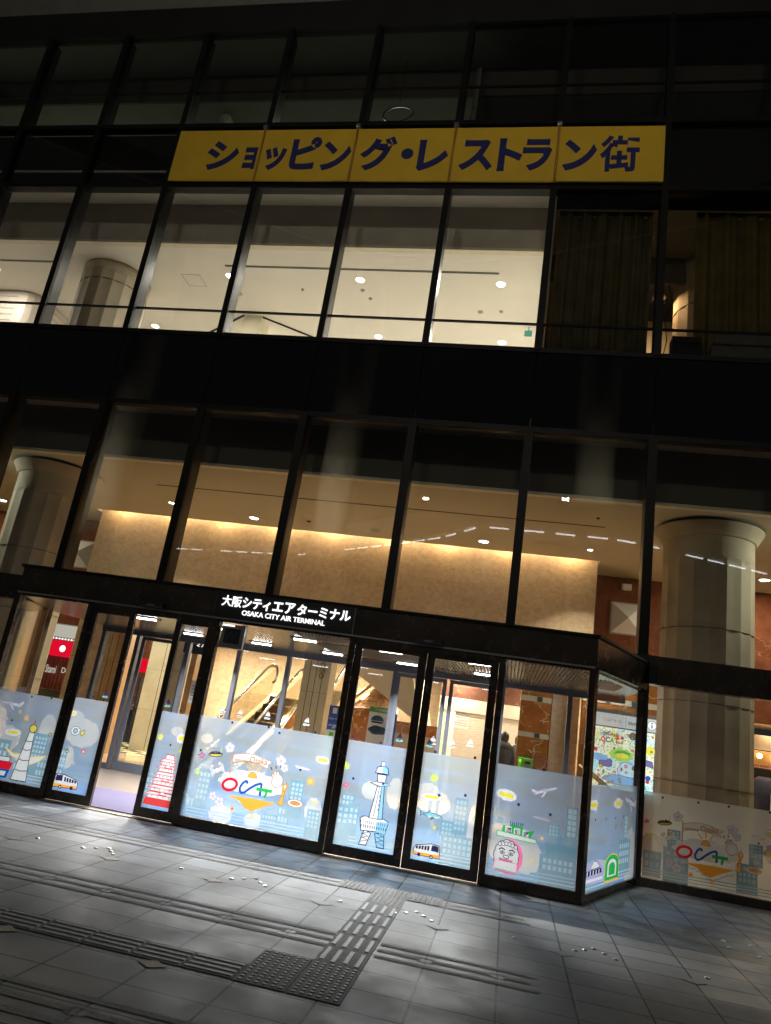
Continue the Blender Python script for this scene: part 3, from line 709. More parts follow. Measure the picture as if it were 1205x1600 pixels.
# steel studs in the paving
def stud_mesh():
    mb = MB(); mb.lathe((0, 0, 0.0), [(0.021, 0), (0.021, 0.003), (0.016, 0.008), (0.008, 0.010)], 14, 'steel_stud', capb=False); return mb
sp = []
for n, bx in enumerate((-1.43, 0.0, 1.435, 2.87, 4.31, 5.75)):
    for j, (dx, dy) in enumerate(((0.08, -3.775), (0.16, -3.69), (0.24, -3.60), (0.31, -3.69), (0.385, -3.78))): sp.append((bx+dx-(.0 if n else 0), dy, 'c', n, j))
    sp.append((bx-0.39, -3.77, 's', n, 0))
for q in ((5.86, -2.33), (5.85, -2.55), (6.10, -2.31), (6.06, -2.70)): sp.append((q[0], q[1], 'r', 9, 0))
proto = None
WORD = ['westernmost', 'leftmost', 'second', 'third', 'fourth', 'fifth']
where = ['at the left edge', 'before the open doorway', 'before the logo window', 'beside the door tactile path', 'before the vestibule corner', 'at the right edge']
jn = ['first', 'second', 'top', 'fourth', 'last']
for i, (x, y, t, n, j) in enumerate(sp):
    if t == 'c': lab = 'round steel stud, %s of an arch of five %s' % (jn[j], where[n])
    elif t == 's': lab = 'single round steel stud left of the arch of five %s' % where[n]
    else: lab = 'round steel stud near the right window, at %s' % {5.86: 'the back left', 5.85: 'the front left', 6.10: 'the back right', 6.06: 'the front right'}[x]
    if proto is None:
        proto = stud_mesh().build('paving_stud', None, None, True); o = proto
    else:
        o = proto.copy(); COL.objects.link(o)
    o.location = (x, y, 0.0); tag(o, lab, 'paving stud', 'steel studs set in the paving')

# ================================================================== TERMINAL BUILDING
XL, XR = -14.4, 12.6
W_ = 1.8
bld = thing('terminal_building', 'dark glass-fronted terminal building with lit lobby and upper hall behind its mullions', 'building', (0, 0, 0))
ZA, ZT, ZC, ZD, ZE, ZB0, ZB1 = 14.26, 11.90, 10.53, 7.41, 6.03, 2.46, 2.84
KS = range(-8, 8)
for k in KS:
    x = k*W_
    # upper floors: slim face, deep reveal
    mb = MB(); mb.box(x-0.055, x+0.055, -0.06, 0.0, ZD-0.02, ZA+0.05, 'black_frame'); mb.box(x-0.045, x+0.045, 0.0, 0.24, ZD, ZA, 'mullion_reveal'); mb.build('mullion', None, bld)
    mb = MB(); mb.box(x-0.065, x+0.065, -0.07, 0.0, ZB1, ZE+0.02, 'black_frame'); mb.box(x-0.055, x+0.055, 0.0, 0.26, ZB1, ZE, 'mullion_reveal'); mb.build('mullion', None, bld)
def hbar(z0, z1, name='transom', y0=-0.05, y1=0.12, mat='black_frame', x0=XL, x1=XR): return B(name, mat, bld, x0, x1, y0, y1, z0, z1)
hbar(ZC-0.07, ZC+0.02); hbar(ZT-0.04, ZT+0.06); hbar(7.885, 7.915, y0=0.02, y1=0.06); hbar(ZA, ZA+0.72, y0=-0.055, mat='dark_cladding', name='fascia')
hbar(12.785, 12.815, y0=0.02, y1=0.06)
B('upper_wall', 'dim_plaster', bld, XL, XR, -0.03, 0.3, ZA+0.72, 18)
mb = MB()
for k in range(-8, 7): mb.box(k*W_+0.006, (k+1)*W_-0.006, -0.02, 0.10, ZE+0.02, ZD-0.02)
mb.build('spandrel_panel', 'spandrel_glass', bld)
hbar(ZD-0.05, ZD+0.03, y0=-0.04); hbar(ZE-0.03, ZE+0.05, y0=-0.04)
# window panes
for k in range(-8, 7):
    x0, x1 = k*W_+0.045, (k+1)*W_-0.045
    tint = 'tinted_glass' if k >= 2 else 'upper_glass'
    B('window_pane', 'tinted_glass', bld, x0, x1, 0.012, 0.022, ZT+0.06, ZA)
    B('window_pane', 'tinted_glass', bld, x0, x1, 0.012, 0.022, ZC+0.02, ZT-0.04)
    B('window_pane', tint, bld, x0, x1, 0.012, 0.022, ZD+0.03, ZC-0.07)
    B('window_pane', 'upper_glass', bld, x0, x1, 0.012, 0.022, ZB1, ZE-0.03)
# blinds/backing behind the band above the yellow sign
B('backing_panel', 'dark_cladding', bld, XL, XR, 0.14, 0.2, ZC+0.02, ZT-0.04)
# wall band beside the vestibule
B('transom', 'bronze_frame', bld, XL, -3.56, -0.13, 0.10, ZB0, ZB1); B('transom', 'bronze_frame', bld, 5.46, XR, -0.13, 0.10, ZB0, ZB1)
B('transom', 'bronze_frame', bld, -3.56, 5.46, -0.10, 0.10, ZB1-0.08, ZB1-0.002)
# ground-floor glazing either side
for (x0, x1) in ((5.50, 9.1), (9.16, XR), (-7.2, -3.66), (XL, -7.26)):
    p = B('window_pane', 'clear_glass', bld, x0, x1, -0.006, 0.006, 0.10, ZB0)
    if x0 > 5 and x0 < 6:
        REG.append((WALL, x0+.01, x1, 0.10, 1.115, 1.16, p, 'frosted_film_wall'))
        skyline(WALL, p, [(5.52, 0.12, 0.22, 0.30, 3, 2), (5.76, 0.10, 0.30, 0.40, 3, 3), (5.80, 0.45, 0.16, 0.26, 3, 4), (6.62, 0.12, 0.24, 0.34, 4, 3), (6.76, 0.44, 0.16, 0.26, 3, 4), (7.1, 0.1, 0.5, 0.5, 5, 4)], [(5.62, 0.45, 0.16, 0.16), (7.2, 0.62, 0.25, 0.15)], (5.53, 9.0, 0.13))
        ocat(WALL, 6.26, 0.475, 1.0*0.99, p)
        flower(WALL, 5.60, 0.60, 0.035, 'lime', p); flower(WALL, 6.98, 0.62, 0.045, 'orange', p); bubble(WALL, 7.03, 0.86, 0.16, 0.09, p)
        a = Art(WALL, 5.54, 0.76, 0.05, 0.2, base=.0115); a.poly([(-1, 0.2), (-0.2, 0.0), (0.2, 0.7), (0.5, 0.1), (1.0, 0.3), (0.6, -0.5), (-0.3, -0.5)], 'pink'); a.done('bird_print', p)
        a = Art(WALL, 6.87, 0.79, 0.08, -0.05, base=.0115); a.poly(blob(0, 0, 1, 0.18, 2, 0.0, 24), 'white', 'purple', 0.002); a.done('airship_print', p)
        for q in ((5.73, 1.07), (5.78, 0.80), (6.16, 1.08), (6.52, 1.09), (6.87, 0.72), (7.0, 1.10)):
            a = Art(WALL, q[0], q[1], 0.014, base=.0118); a.disc(0, 0, 1, 'ink'); a.done('dot_sticker', p)
B('base_rail', 'bronze_frame', bld, 5.44, XR, -0.08, 0.06, 0, 0.10); B('base_rail', 'bronze_frame', bld, XL, -3.58, -0.08, 0.06, 0, 0.10)
B('post', 'bronze_frame', bld, 5.40, 5.50, -0.05, 0.07, 0, ZB0); B('post', 'bronze_frame', bld, 9.08, 9.17, -0.05, 0.07, 0.10, ZB0); B('post', 'bronze_frame', bld, -3.66, -3.56, -0.05, 0.07, 0, ZB0)
B('post', 'bronze_frame', bld, -7.27, -7.19, -0.05, 0.07, 0.10, ZB0)
# --- lobby (first storey)
ZCE = 5.39
B('floor', 'floor_tan', bld, XL, XR, 1.75, 16, -0.1, 0.012)
mb = MB(); mb.box(XL, -3.58, 0.06, 1.75, -0.1, 0.012); mb.box(5.44, XR, 0.06, 1.75, -0.1, 0.012); mb.build('floor', 'floor_tan', bld)
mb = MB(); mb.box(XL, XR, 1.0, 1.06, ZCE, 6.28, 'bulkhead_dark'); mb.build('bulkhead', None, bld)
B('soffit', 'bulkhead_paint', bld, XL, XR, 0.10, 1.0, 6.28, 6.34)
B('ceiling_edge_trim', 'cream_trim', bld, XL, XR, 0.975, 1.10, ZCE-0.05, ZCE)
B('lobby_ceiling', 'lobby_ceiling', bld, XL, XR, 1.12, 5.18, ZCE, ZCE+0.10)
B('lobby_ceiling', 'lobby_ceiling', bld, XL, -6.74, 5.18, 6.5, ZCE, ZCE+0.10); B('lobby_ceiling', 'lobby_ceiling', bld, 5.30, XR, 5.18, 6.5, ZCE, ZCE+0.10)
B('cove_back', 'cream_trim', bld, -6.74, 5.30, 5.18, 5.50, ZCE+0.26, ZCE+0.32)
B('cove_side', 'cream_trim', bld, -6.74, 5.30, 5.14, 5.18, ZCE+0.10, ZCE+0.26)
B('travertine_wall', 'travertine', bld, -6.72, 5.28, 5.42, 5.62, 3.0, ZCE+0.26)
mb = MB(); mb.box(XL, -6.72, 6.5, 6.7, 2.6, ZCE); mb.box(5.28, XR, 6.5, 6.7, 2.6, ZCE); mb.box(-6.72, -4.6, 6.5, 6.7, 2.6, 2.98); mb.build('red_marble_wall', 'marble_red', bld)
B('low_ceiling', 'lobby_ceiling', bld, -6.72, 5.28, 5.62, 12, 3.0, 3.1)
B('low_ceiling', 'lobby_ceiling', bld, XL, -6.72, 6.7, 12, 3.0, 3.1); B('low_ceiling', 'lobby_ceiling', bld, 5.28, XR, 6.7, 12, 3.0, 3.1)
B('back_wall', 'travertine_pale', bld, -7, 2.0, 10.5, 10.7, 0, 3.0); B('side_wall', 'travertine_pale', bld, XL-0.1, XL, 0.0, 12, 0, 5.5); B('side_wall', 'travertine_pale', bld, XR, XR+0.1, 0, 12, 0, 5.5)
B('back_wall', 'travertine_pale', bld, 4.7, 8.0, 9.3, 9.5, 0, 3.0); B('back_wall', 'dim_plaster', bld, XL, -7, 11.5, 11.7, 0, 3.0)
# ceiling fittings in the lobby
B('air_slot', 'joint_dark', bld, -3.81, 5.08, 2.60, 2.64, ZCE-0.006, ZCE-0.001)
B('air_slot', 'joint_dark', bld, 8.1, 12, 2.60, 2.64, ZCE-0.006, ZCE-0.001)
mb = MB()
for (a_, b_, c_, d_) in ((3.85, 4.42, 4.0, 4.012), (3.85, 4.42, 4.19, 4.202), (3.85, 3.862, 4.0, 4.2), (4.408, 4.42, 4.0, 4.2)): mb.box(a_, b_, c_, d_, ZCE-0.004, ZCE-0.001)
mb.build('access_hatch', 'bulkhead_paint', bld)
# --- second storey hall
Z2 = 10.04
B('bulkhead', 'bulkhead_paint', bld, XL, 3.62, 1.0, 1.06, Z2, 10.95); B('soffit', 'ceiling_paint', bld, XL, 3.62, 0.12, 1.0, 10.95, 11.0)
B('ceiling_edge_trim', 'cream_trim', bld, XL, 3.62, 0.97, 1.10, Z2-0.06, Z2-0.002)
B('hall_ceiling', 'ceiling_paint', bld, XL, 3.62, 1.14, 13, Z2, Z2+0.1)
B('hall_floor', 'hall_stone', bld, XL, XR, 0.3, 13, 7.0, 7.12); B('sill', 'black_frame', bld, XL, XR, 0.10, 0.3, 7.0, 7.38)
B('hall_back_wall', 'ceiling_paint', bld, XL, 3.62, 13, 13.1, 7.12, Z2)
B('partition', 'ceiling_paint', bld, 3.62, 3.68, 0.13, 13, 7.12, 11.0)
B('hall_side_wall', 'ceiling_paint', bld, XL-0.1, XL, 0.1, 13, 7.12, Z2)
mb = MB()
for (a_, b_, yy) in ((-8.44, -7.07, 1.77), (-3.0, 2.71, 1.74), (-14, -10, 1.77)):
    mb.box(a_, b_, yy-0.028, yy-0.008, Z2-0.006, Z2-0.001); mb.box(a_, b_, yy+0.008, yy+0.028, Z2-0.006, Z2-0.001)
mb.wall((-3.26, 3.61), (-4.9, 4.75), 0.04, Z2-0.03, Z2-0.001); mb.wall((-2.81, 3.66), (-1.3, 4.85), 0.04, Z2-0.03, Z2-0.001)
mb.build('air_slot', 'joint_dark', bld)
mb = MB()
for q in (((-4.16, 2.08), (-3.74, 2.10)), ((-4.16, 2.50), (-3.74, 2.52)), ((-4.16, 2.08), (-4.16, 2.50)), ((-3.74, 2.10), (-3.74, 2.52))): mb.wall(q[0], q[1], 0.012, Z2-0.004, Z2-0.001)
mb.build('access_hatch', 'bulkhead_paint', bld)
B('hall_pier', 'pier_stone', bld, -3.26, -2.81, 3.62, 4.1, 7.12, Z2)
# banquet room right of the partition
B('banquet_ceiling', 'dim_plaster', bld, 3.68, XR, 0.6, 8, 10.6, 10.7); B('banquet_wall', 'wood_panel', bld, 3.68, XR, 7.9, 8, 7.12, 10.6)
B('banquet_bulkhead', 'bulkhead_dark', bld, 3.68, XR, 1.9, 1.96, Z2, 10.6)
# --- third storey
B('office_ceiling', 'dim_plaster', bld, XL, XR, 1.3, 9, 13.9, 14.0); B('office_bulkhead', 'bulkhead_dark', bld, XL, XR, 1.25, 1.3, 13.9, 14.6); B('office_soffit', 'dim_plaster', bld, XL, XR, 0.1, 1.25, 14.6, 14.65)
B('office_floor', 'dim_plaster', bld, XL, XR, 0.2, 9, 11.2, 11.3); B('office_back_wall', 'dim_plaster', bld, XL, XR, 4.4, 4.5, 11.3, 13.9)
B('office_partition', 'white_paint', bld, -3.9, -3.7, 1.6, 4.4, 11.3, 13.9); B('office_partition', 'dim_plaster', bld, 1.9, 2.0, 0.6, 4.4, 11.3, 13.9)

# ================================================================== COLUMNS
def column(cx, cy_, z0, z1, cap, label, kx):
    t = thing('stone_column', label, 'column', (cx, cy_, z0), 'round fluted stone columns inside the glass')
    N = 18; seg = N*6; mb = MB(); prof = []
    ztop = z1-0.62 if cap else z1-0.22
    zs = [z0, z0+1.2, z0+2.4, ztop-0.06, ztop]
    i0 = 0
    for jz, z in enumerate(zs):
        for a in range(seg):
            ph = a % 6; t_ = ph/6.0
            dep = 0.017*math.sin(math.pi*t_)*(0.0 if jz == 4 else 1.0)
            th = 2*math.pi*a/seg; r = 0.715-dep
            mb.v.append((cx+r*math.cos(th), cy_+r*math.sin(th), z))
    for j in range(4):
        for a in range(seg):
            b = (a+1) % seg; mb.f.append((j*seg+a, j*seg+b, (j+1)*seg+b, (j+1)*seg+a)); mb.mi.append(0)
    mb.build('shaft', 'column_stone', t)
    mb = MB()
    for z in (z0+1.25, z0+2.45, z0+3.6):
        if z < ztop: mb.lathe((cx, cy_, z), [(0.6815, 0), (0.7155, 0.0), (0.7155, 0.006), (0.6815, 0.006)], 96)
    mb.build('joint', 'joint_dark', t)
    if cap:
        mb = MB(); mb.lathe((cx, cy_, ztop), [(0.715, 0), (0.716, 0.345), (0.745, 0.352), (0.86, 0.545), (0.865, 0.558), (0.80, 0.56)], 96, capb=False); mb.build('capital', 'column_stone', t)
        mb = MB(); mb.lathe((cx, cy_, ztop+0.56), [(0.80, 0), (0.80, 0.055)], 96); mb.build('shadow_gap', 'joint_dark', t)
    else:
        mb = MB(); mb.lathe((cx, cy_, ztop), [(0.715, 0), (0.715, 0.215)], 96, capb=False); mb.build('collar', 'column_stone', t, smooth=True)
    return t
column(6.75, 2.25, 0, ZCE, True, 'tall fluted stone column with flared capital standing behind the right-hand logo window', 0)
column(-5.80, 2.25, 0, ZCE, True, 'tall fluted stone column with flared capital in the lobby at the left end of the facade', 0)
column(-5.80, 2.30, 7.12, Z2, False, 'fluted stone column in the upper hall, rising to the bright ceiling at left', 0)
column(6.75, 2.30, 7.12, 10.6, False, 'fluted stone column dim behind the upper hall curtain at right', 0)

# ================================================================== ROOM LAMPS
dl = None; cnt = 0
rows = ['front row', 'second row', 'third row', 'back row']
def downlight_mesh(r):
    mb = MB(); mb.lathe((0, 0, -0.006), [(r*1.25, 0.006), (r*1.25, 0.0), (r, 0.0), (r*0.9, 0.03)], 20, 'white_paint', capt=False, capb=False); return mb
def downlight(x, y, z, r, label, power, color, group, em='lamp_warm', spread=None):
    t = thing('ceiling_downlight', label, 'ceiling light', (x, y, z), group)
    mb = MB(); mb.lathe((x, y, z-0.012), [(r*1.28, 0.011), (r*1.25, 0.0), (r, 0.0)], 20, 'white_paint', capt=False, capb=False); mb.build('trim_ring', None, t)
    mb = MB(); mb.lathe((x, y, z-0.010), [(r, 0.0), (r*0.98, 0.004)], 20); mb.build('lens', em, t)
    if power: area('downlight_lamp', (x, y, z-0.03), r*2, power, color, shape='DISK', spread=spread)
    return t
WARM2 = (1.0, 0.97, 0.89)
xi = 0
for ry, y in enumerate((2.08, 4.30, 6.5, 8.7)):
    for k in range(-5, 1):
        x = 2.74+2.88*k
        if ry > 1 and k % 2: continue
        if abs(x+5.8) < 0.9 and abs(y-2.3) < 0.9: continue
        if x < -8.2 and y > 2.9: continue
        nm = ['first', 'second', 'third', 'fourth', 'fifth', 'sixth'][k+5]
        downlight(x, y, Z2, 0.085, 'round bright downlight in the upper hall ceiling, %s from left in the %s' % (nm, rows[ry]), 60 if ry < 2 else 100, WARM2, 'downlights of the upper hall')
for (x, nm, pw) in ((-2.35, 'left', 5), (0.48, 'middle unlit-looking', 0), (2.83, 'right', 5)):
    if pw: downlight(x, 4.5, ZCE, 0.10, 'large round downlight in the lobby ceiling near the travertine wall, %s one' % nm, 110, (1, 0.92, 0.74), 'downlights of the lobby ceiling', 'lamp_white', spread=R_(42))
downlight(-4.1, 3.9, ZCE, 0.06, 'small downlight in the lobby ceiling beside the left column', 120, (1, 0.93, 0.74), 'downlights of the lobby ceiling', 'lamp_white', spread=R_(95))
downlight(5.0, 4.3, ZCE, 0.05, 'small downlight in the lobby ceiling before the right end of the travertine wall', 60, (1, 0.93, 0.74), 'downlights of the lobby ceiling', 'lamp_white', spread=R_(95))
t = thing('ceiling_speaker', 'round grey unlit disc in the lobby ceiling between the two lobby downlights', 'ceiling speaker', (0.48, 4.47, ZCE)); mb = MB(); mb.lathe((0.48, 4.47, ZCE-0.012), [(0.10, 0.011), (0.10, 0), (0.0, 0)][:2], 20, capt=False); mb.build('disc', 'bulkhead_paint', t)
# small fittings on the upper ceiling
for (x, y, r, lab) in ((-3.05, 2.75, 0.07, 'small grey smoke detector right of the ceiling hatch in the upper hall'), (-0.16, 2.45, 0.045, 'small grey smoke detector just behind the middle front downlight'), (-0.05, 2.75, 0.04, 'tiny sprinkler head behind the middle front downlight'), (2.3, 3.1, 0.06, 'dark domed camera in the ceiling of the upper hall at right'), (2.74, 3.05, 0.045, 'small detector beside the domed camera at right'), (-1.5, 2.5, 0.03, 'tiny sprinkler head between the left and middle downlights')):
    mb = MB(); mb.lathe((x, y, Z2-0.03), [(0.3*r, -0.008), (r*0.75, 0.0), (r, 0.02), (r, 0.029)], 16, 'bulkhead_paint'); o = mb.build('smoke_detector', None, None, True); tag(o, lab, 'smoke detector')
for (x, y, r, lab) in ((-1.0, 4.3, 0.05, 'small dark sprinkler in the lobby ceiling left of the middle'), (3.6, 4.6, 0.03, 'small dark sprinkler in the lobby ceiling by the right downlight'), (4.9, 2.1, 0.03, 'small dark sprinkler near the front edge of the lobby ceiling at right')):
    mb = MB(); mb.lathe((x, y, ZCE-0.02), [(0.3*r, -0.008), (r, 0.01), (r, 0.019)], 14, 'joint_dark'); o = mb.build('sprinkler_head', None, None, True); tag(o, lab, 'sprinkler')
ex = thing('exit_sign', 'small green exit sign hung under the upper hall ceiling by the partition', 'exit sign', (3.35, 3.6, Z2-0.1))
B('housing', 'white_paint', ex, 3.24, 3.42, 3.60, 3.64, Z2-0.25, Z2-0.09); B('lit_face', 'exit_green', ex, 3.25, 3.41, 3.592, 3.60, Z2-0.24, Z2-0.10); B('hanger', 'steel_grey', ex, 3.32, 3.34, 3.61, 3.63, Z2-0.09, Z2)
# cove lamps over the travertine wall
for k in range(9):
    x = -6.1+1.35*k
    area('cove_lamp', (x, 5.27, ZCE+0.2), 0.16, 4, (1.0, 0.66, 0.32), rot=(R_(18), 0, 0), sizey=0.1)
area('cove_strip', (-0.7, 5.26, ZCE+0.22), 11.6, 72, (1.0, 0.78, 0.52), rot=(R_(15), 0, 0), sizey=0.06)
# low ceiling lights behind the inner doors
n = 0
for y in (6.6, 8.6):
    for x in (-4.6, -2.4, 0.0, 2.4, 4.6):
        n += 1
        downlight(x, y, 3.0, 0.09, 'round downlight in the low inner ceiling, %s of five in the %s row' % (['first', 'second', 'third', 'fourth', 'fifth'][(n-1) % 5], 'nearer' if y < 7 else 'farther'), 190 if x < 1 else 90, (1.0, 0.88, 0.66), 'downlights of the inner hall')
for x in (-9.5, 8.6, 11.0):
    downlight(x, 5.3, ZCE, 0.10, 'round downlight in the lobby ceiling beyond the %s' % {-9.5: 'left column', 8.6: 'right column', 11.0: 'right column, the outer one'}[x], 75, (1.0, 0.86, 0.62), 'downlights of the outer lobby', 'lamp_white')
# greenish flood lamps that wash the outer sides of the columns
for (sx_, nm) in ((1, 'right'), (-1, 'left')):
    cx = 6.75 if sx_ > 0 else -5.8
    t = thing('column_floodlight', 'small floodlight washing the outer side of the %s column' % nm, 'floodlight', (cx+sx_*2.1, 1.5, ZCE))
    x = cx+sx_*2.1; B('lamp_box', 'white_paint', t, x-0.12, x+0.12, 1.45, 1.65, ZCE-0.16, ZCE); B('lamp_face', 'lamp_cool', t, x-0.10, x+0.10, 1.47, 1.63, ZCE-0.17, ZCE-0.161)
    area('flood_lamp', (x, 1.55, ZCE-0.2), 0.25, 60, (0.95, 1.0, 0.80), rot=(0, R_(32*sx_), 0), sizey=0.15)
# wall lamps of cast glass pyramids on the marble
for (x, y, lab) in ((6.1, 6.48, 'square pyramid-faced wall lamp on the red marble right of the travertine wall'), (-7.75, 6.48, 'square pyramid-faced wall lamp on the red marble by the left column'), (9.6, 6.48, 'square pyramid-faced wall lamp on the red marble beyond the right column')):
    z = 4.45; s_ = 0.34; mb = MB(); c = (x, y-0.20, z)
    Q = [(x-s_, y, z-s_), (x+s_, y, z-s_), (x+s_, y, z+s_), (x-s_, y, z+s_)]
    for i in range(4): mb.face([Q[i], Q[(i+1) % 4], c], 'white_poster')
    t = thing('wall_lamp', lab, 'wall lamp', (x, y, z)); mb.build('glass_pyramid', None, t)
    mb = MB(); mb.box(x-s_-.03, x+s_+.03, y, y+0.018, z-s_-.03, z+s_+.03); mb.build('back_plate', 'steel_grey', t)
cam_o = thing('security_camera', 'small white camera box on the red marble right of the travertine wall', 'security camera', (6.0, 6.4, 5.1)); B('camera_body', 'white_paint', cam_o, 5.93, 6.13, 6.25, 6.42, 5.08, 5.2); B('bracket', 'steel_grey', cam_o, 6.0, 6.05, 6.42, 6.5, 5.12, 5.16)

# third storey dim lamps
area('office_glow', (-8, 2.9, 13.8), 2.0, 120, (0.95, 1.0, 0.85), sizey=1.2); area('office_glow', (-0.5, 2.9, 13.8), 1.5, 80, (0.95, 1.0, 0.85), sizey=1.2)
for (x, y, lab) in ((-8, 2.9, 'dim ceiling panel light of the third floor at left'), (-0.5, 2.9, 'dim ceiling panel light of the third floor at middle')):
    t = thing('ceiling_panel_light', lab, 'ceiling light', (x, y, 13.9)); B('panel', 'white_paint', t, x-0.6, x+0.6, y-0.3, y+0.3, 13.86, 13.9)
rg = MB(); pts = [(0.35+0.30*math.cos(2*math.pi*i/28), 1.0+0.1*math.sin(2*math.pi*i/28), 13.2+0.30*math.sin(2*math.pi*i/28)) for i in range(29)]; rg.tube(pts, 0.018, 6)
rt_ = thing('reflected_ring', 'hanging ring built in place of a ring reflected in the third floor window', 'lamp', (0.35, 1.0, 13.2)); rg.build('ring', 'steel_grey', rt_, True); B('cord', 'joint_dark', rt_, 0.345, 0.355, 0.995, 1.005, 13.5, 14.58)  # solid ring standing in for a reflection in the pane
tb = thing('side_table', 'thin-legged table standing in the third floor window above the yellow sign', 'table', (-0.9, 0.9, 11.3))
B('tabletop', 'steel_grey', tb, -1.45, -0.35, 0.6, 1.1, 12.32, 12.35)
for (x, y) in ((-1.40, 0.64), (-0.40, 0.64), (-1.40, 1.06), (-0.40, 1.06)): B('leg', 'steel_grey', tb, x-.015, x+.015, y-.015, y+.015, 11.3, 12.32)
wb = thing('whiteboard', 'pale notice board on the third floor at far left', 'whiteboard', (-6.3, 2.0, 11.3)); B('board', 'white_paint', wb, -6.9, -5.9, 2.0, 2.04, 12.0, 12.75); B('stand', 'steel_grey', wb, -6.45, -6.38, 2.04, 2.10, 11.3, 12.75)
cn = thing('chair', 'dark office chair back in the third floor window at far left', 'chair', (-7.4, 1.4, 11.3)); B('backrest', 'black_cloth', cn, -7.7, -7.2, 1.45, 1.52, 12.0, 12.7, bevel=0.03); B('seat', 'black_cloth', cn, -7.7, -7.2, 1.0, 1.45, 11.75, 11.83, bevel=0.02); B('pedestal', 'steel_grey', cn, -7.48, -7.42, 1.2, 1.26, 11.3, 11.75)

# upper right: curtains and banquet room bits
def curtain(x0, x1, y, z0, z1, name, mat, label, waves, amp=0.07):
    mb = MB(); n = int((x1-x0)*40)
    rowsz = [z0, (z0+z1)/2, z1]
    for z in rowsz:
        for i in range(n+1):
            x = x0+(x1-x0)*i/n; mb.v.append((x, y+amp*math.sin(x*waves)+0.03*math.sin(x*waves*2.3+1), z))
    for j in range(2):
        for i in range(n): mb.f.append((j*(n+1)+i, j*(n+1)+i+1, (j+1)*(n+1)+i+1, (j+1)*(n+1)+i)); mb.mi.append(0)
    t = thing(name, label, 'curtain', (x0, y, z0)); o = mb.build('cloth', mat, t, True); s_ = o.modifiers.new('solid', 'SOLIDIFY'); s_.thickness = 0.006
    B('curtain_rail', 'joint_dark', t, x0, x1, y-0.03, y+0.03, z1, z1+0.05)
    return t
curtain(3.75, 5.33, 0.62, 7.15, 10.5, 'curtain', 'curtain_cloth', 'dim brown pleated curtain closed behind the bay right of the lit upper windows', 22)
curtain(6.05, 9.0, 0.62, 7.15, 10.5, 'curtain', 'curtain_gold', 'ochre pleated curtain drawn open at the far right upper window', 17)
B('folded_wall', 'cream_trim', bld, 5.45, 6.5, 3.2, 3.3, 7.12, Z2)
area('banquet_lamp', (5.75, 2.2, 9.9), 0.3, 22, (1.0, 0.62, 0.32)); 
t = thing('pendant_lamp', 'small pendant lamp in the banquet room beside the curtain', 'lamp', (5.75, 2.2, 9.9)); mb = MB(); mb.lathe((5.75, 2.2, 9.92), [(0.12, 0), (0.10, 0.06), (0.02, 0.12)], 16); mb.build('lamp_shade', 'cream_trim', t, True); B('cord', 'joint_dark', t, 5.745, 5.755, 2.195, 2.205, 10.04, 10.6)
area('curtain_fill', (7.4, 1.5, 9.6), 0.4, 9.0, (1.0, 0.75, 0.3), rot=(R_(-60), 0, 0)); area('curtain_fill', (4.5, 1.6, 9.6), 0.4, 3.0, (1.0, 0.75, 0.35), rot=(R_(-60), 0, 0))  # unseen area lamps shining on the inner side of the curtains
t = thing('sofa', 'pale grey rounded sofa back against the far right upper window', 'sofa', (6.9, 0.3, 7.38))
mb = MB(); prof = [(6.25, 7.38), (6.27, 7.85), (6.36, 8.0), (6.5, 8.05), (8.6, 8.05), (8.6, 7.38)]
n_ = len(prof); mb.v = [(x, 0.33, z) for x, z in prof]+[(x, 0.50, z) for x, z in prof]; mb.f = [tuple(range(n_)), tuple(reversed(range(n_, 2*n_)))]+[(i, (i+1) % n_, (i+1) % n_+n_, i+n_) for i in range(n_)]; mb.mi = [0]*len(mb.f); mb.build('backrest', 'grey_cloth', t); B('seat', 'grey_cloth', t, 6.3, 8.6, 0.50, 1.0, 7.12, 7.5, bevel=0.03)
t = thing('speaker_box', 'dark box with trailing cables standing in the upper window beside the sofa', 'speaker', (5.85, 0.35, 7.12)); B('cabinet', 'black_cloth', t, 5.68, 6.12, 0.33, 0.58, 7.12, 7.98, bevel=0.01)
mb = MB(); mb.tube([(5.55, 0.4, 7.6), (5.60, 0.36, 7.9), (5.55, 0.35, 8.3), (5.66, 0.36, 8.6), (5.60, 0.4, 9.0)], 0.008, 6); mb.build('cable', 'joint_dark', t)

# kiosk with rounded shutter corner at far left of the upper hall
t = thing('shuttered_kiosk', 'closed kiosk with pale roll shutters and rounded corner in the upper hall at far left', 'kiosk', (-10, 3, 7.12))
poly = [(-13.5, 2.95), (-8.7, 2.95), (-8.55, 2.98), (-8.42, 3.06), (-8.33, 3.18), (-8.30, 3.35), (-8.30, 6.5), (-13.5, 6.5)]
mb = MB(); mb.prism(poly, 7.12, Z2-0.02); mb.build('body', 'shutter_paint', t)
mb = MB(); z = 7.3
while z < Z2-0.1: mb.box(-13.4, -8.8, 2.938, 2.949, z, z+0.035); mb.box(-8.299, -8.288, 3.5, 6.4, z, z+0.035); z += 0.16
mb.build('shutter_slats', 'bulkhead_paint', t)
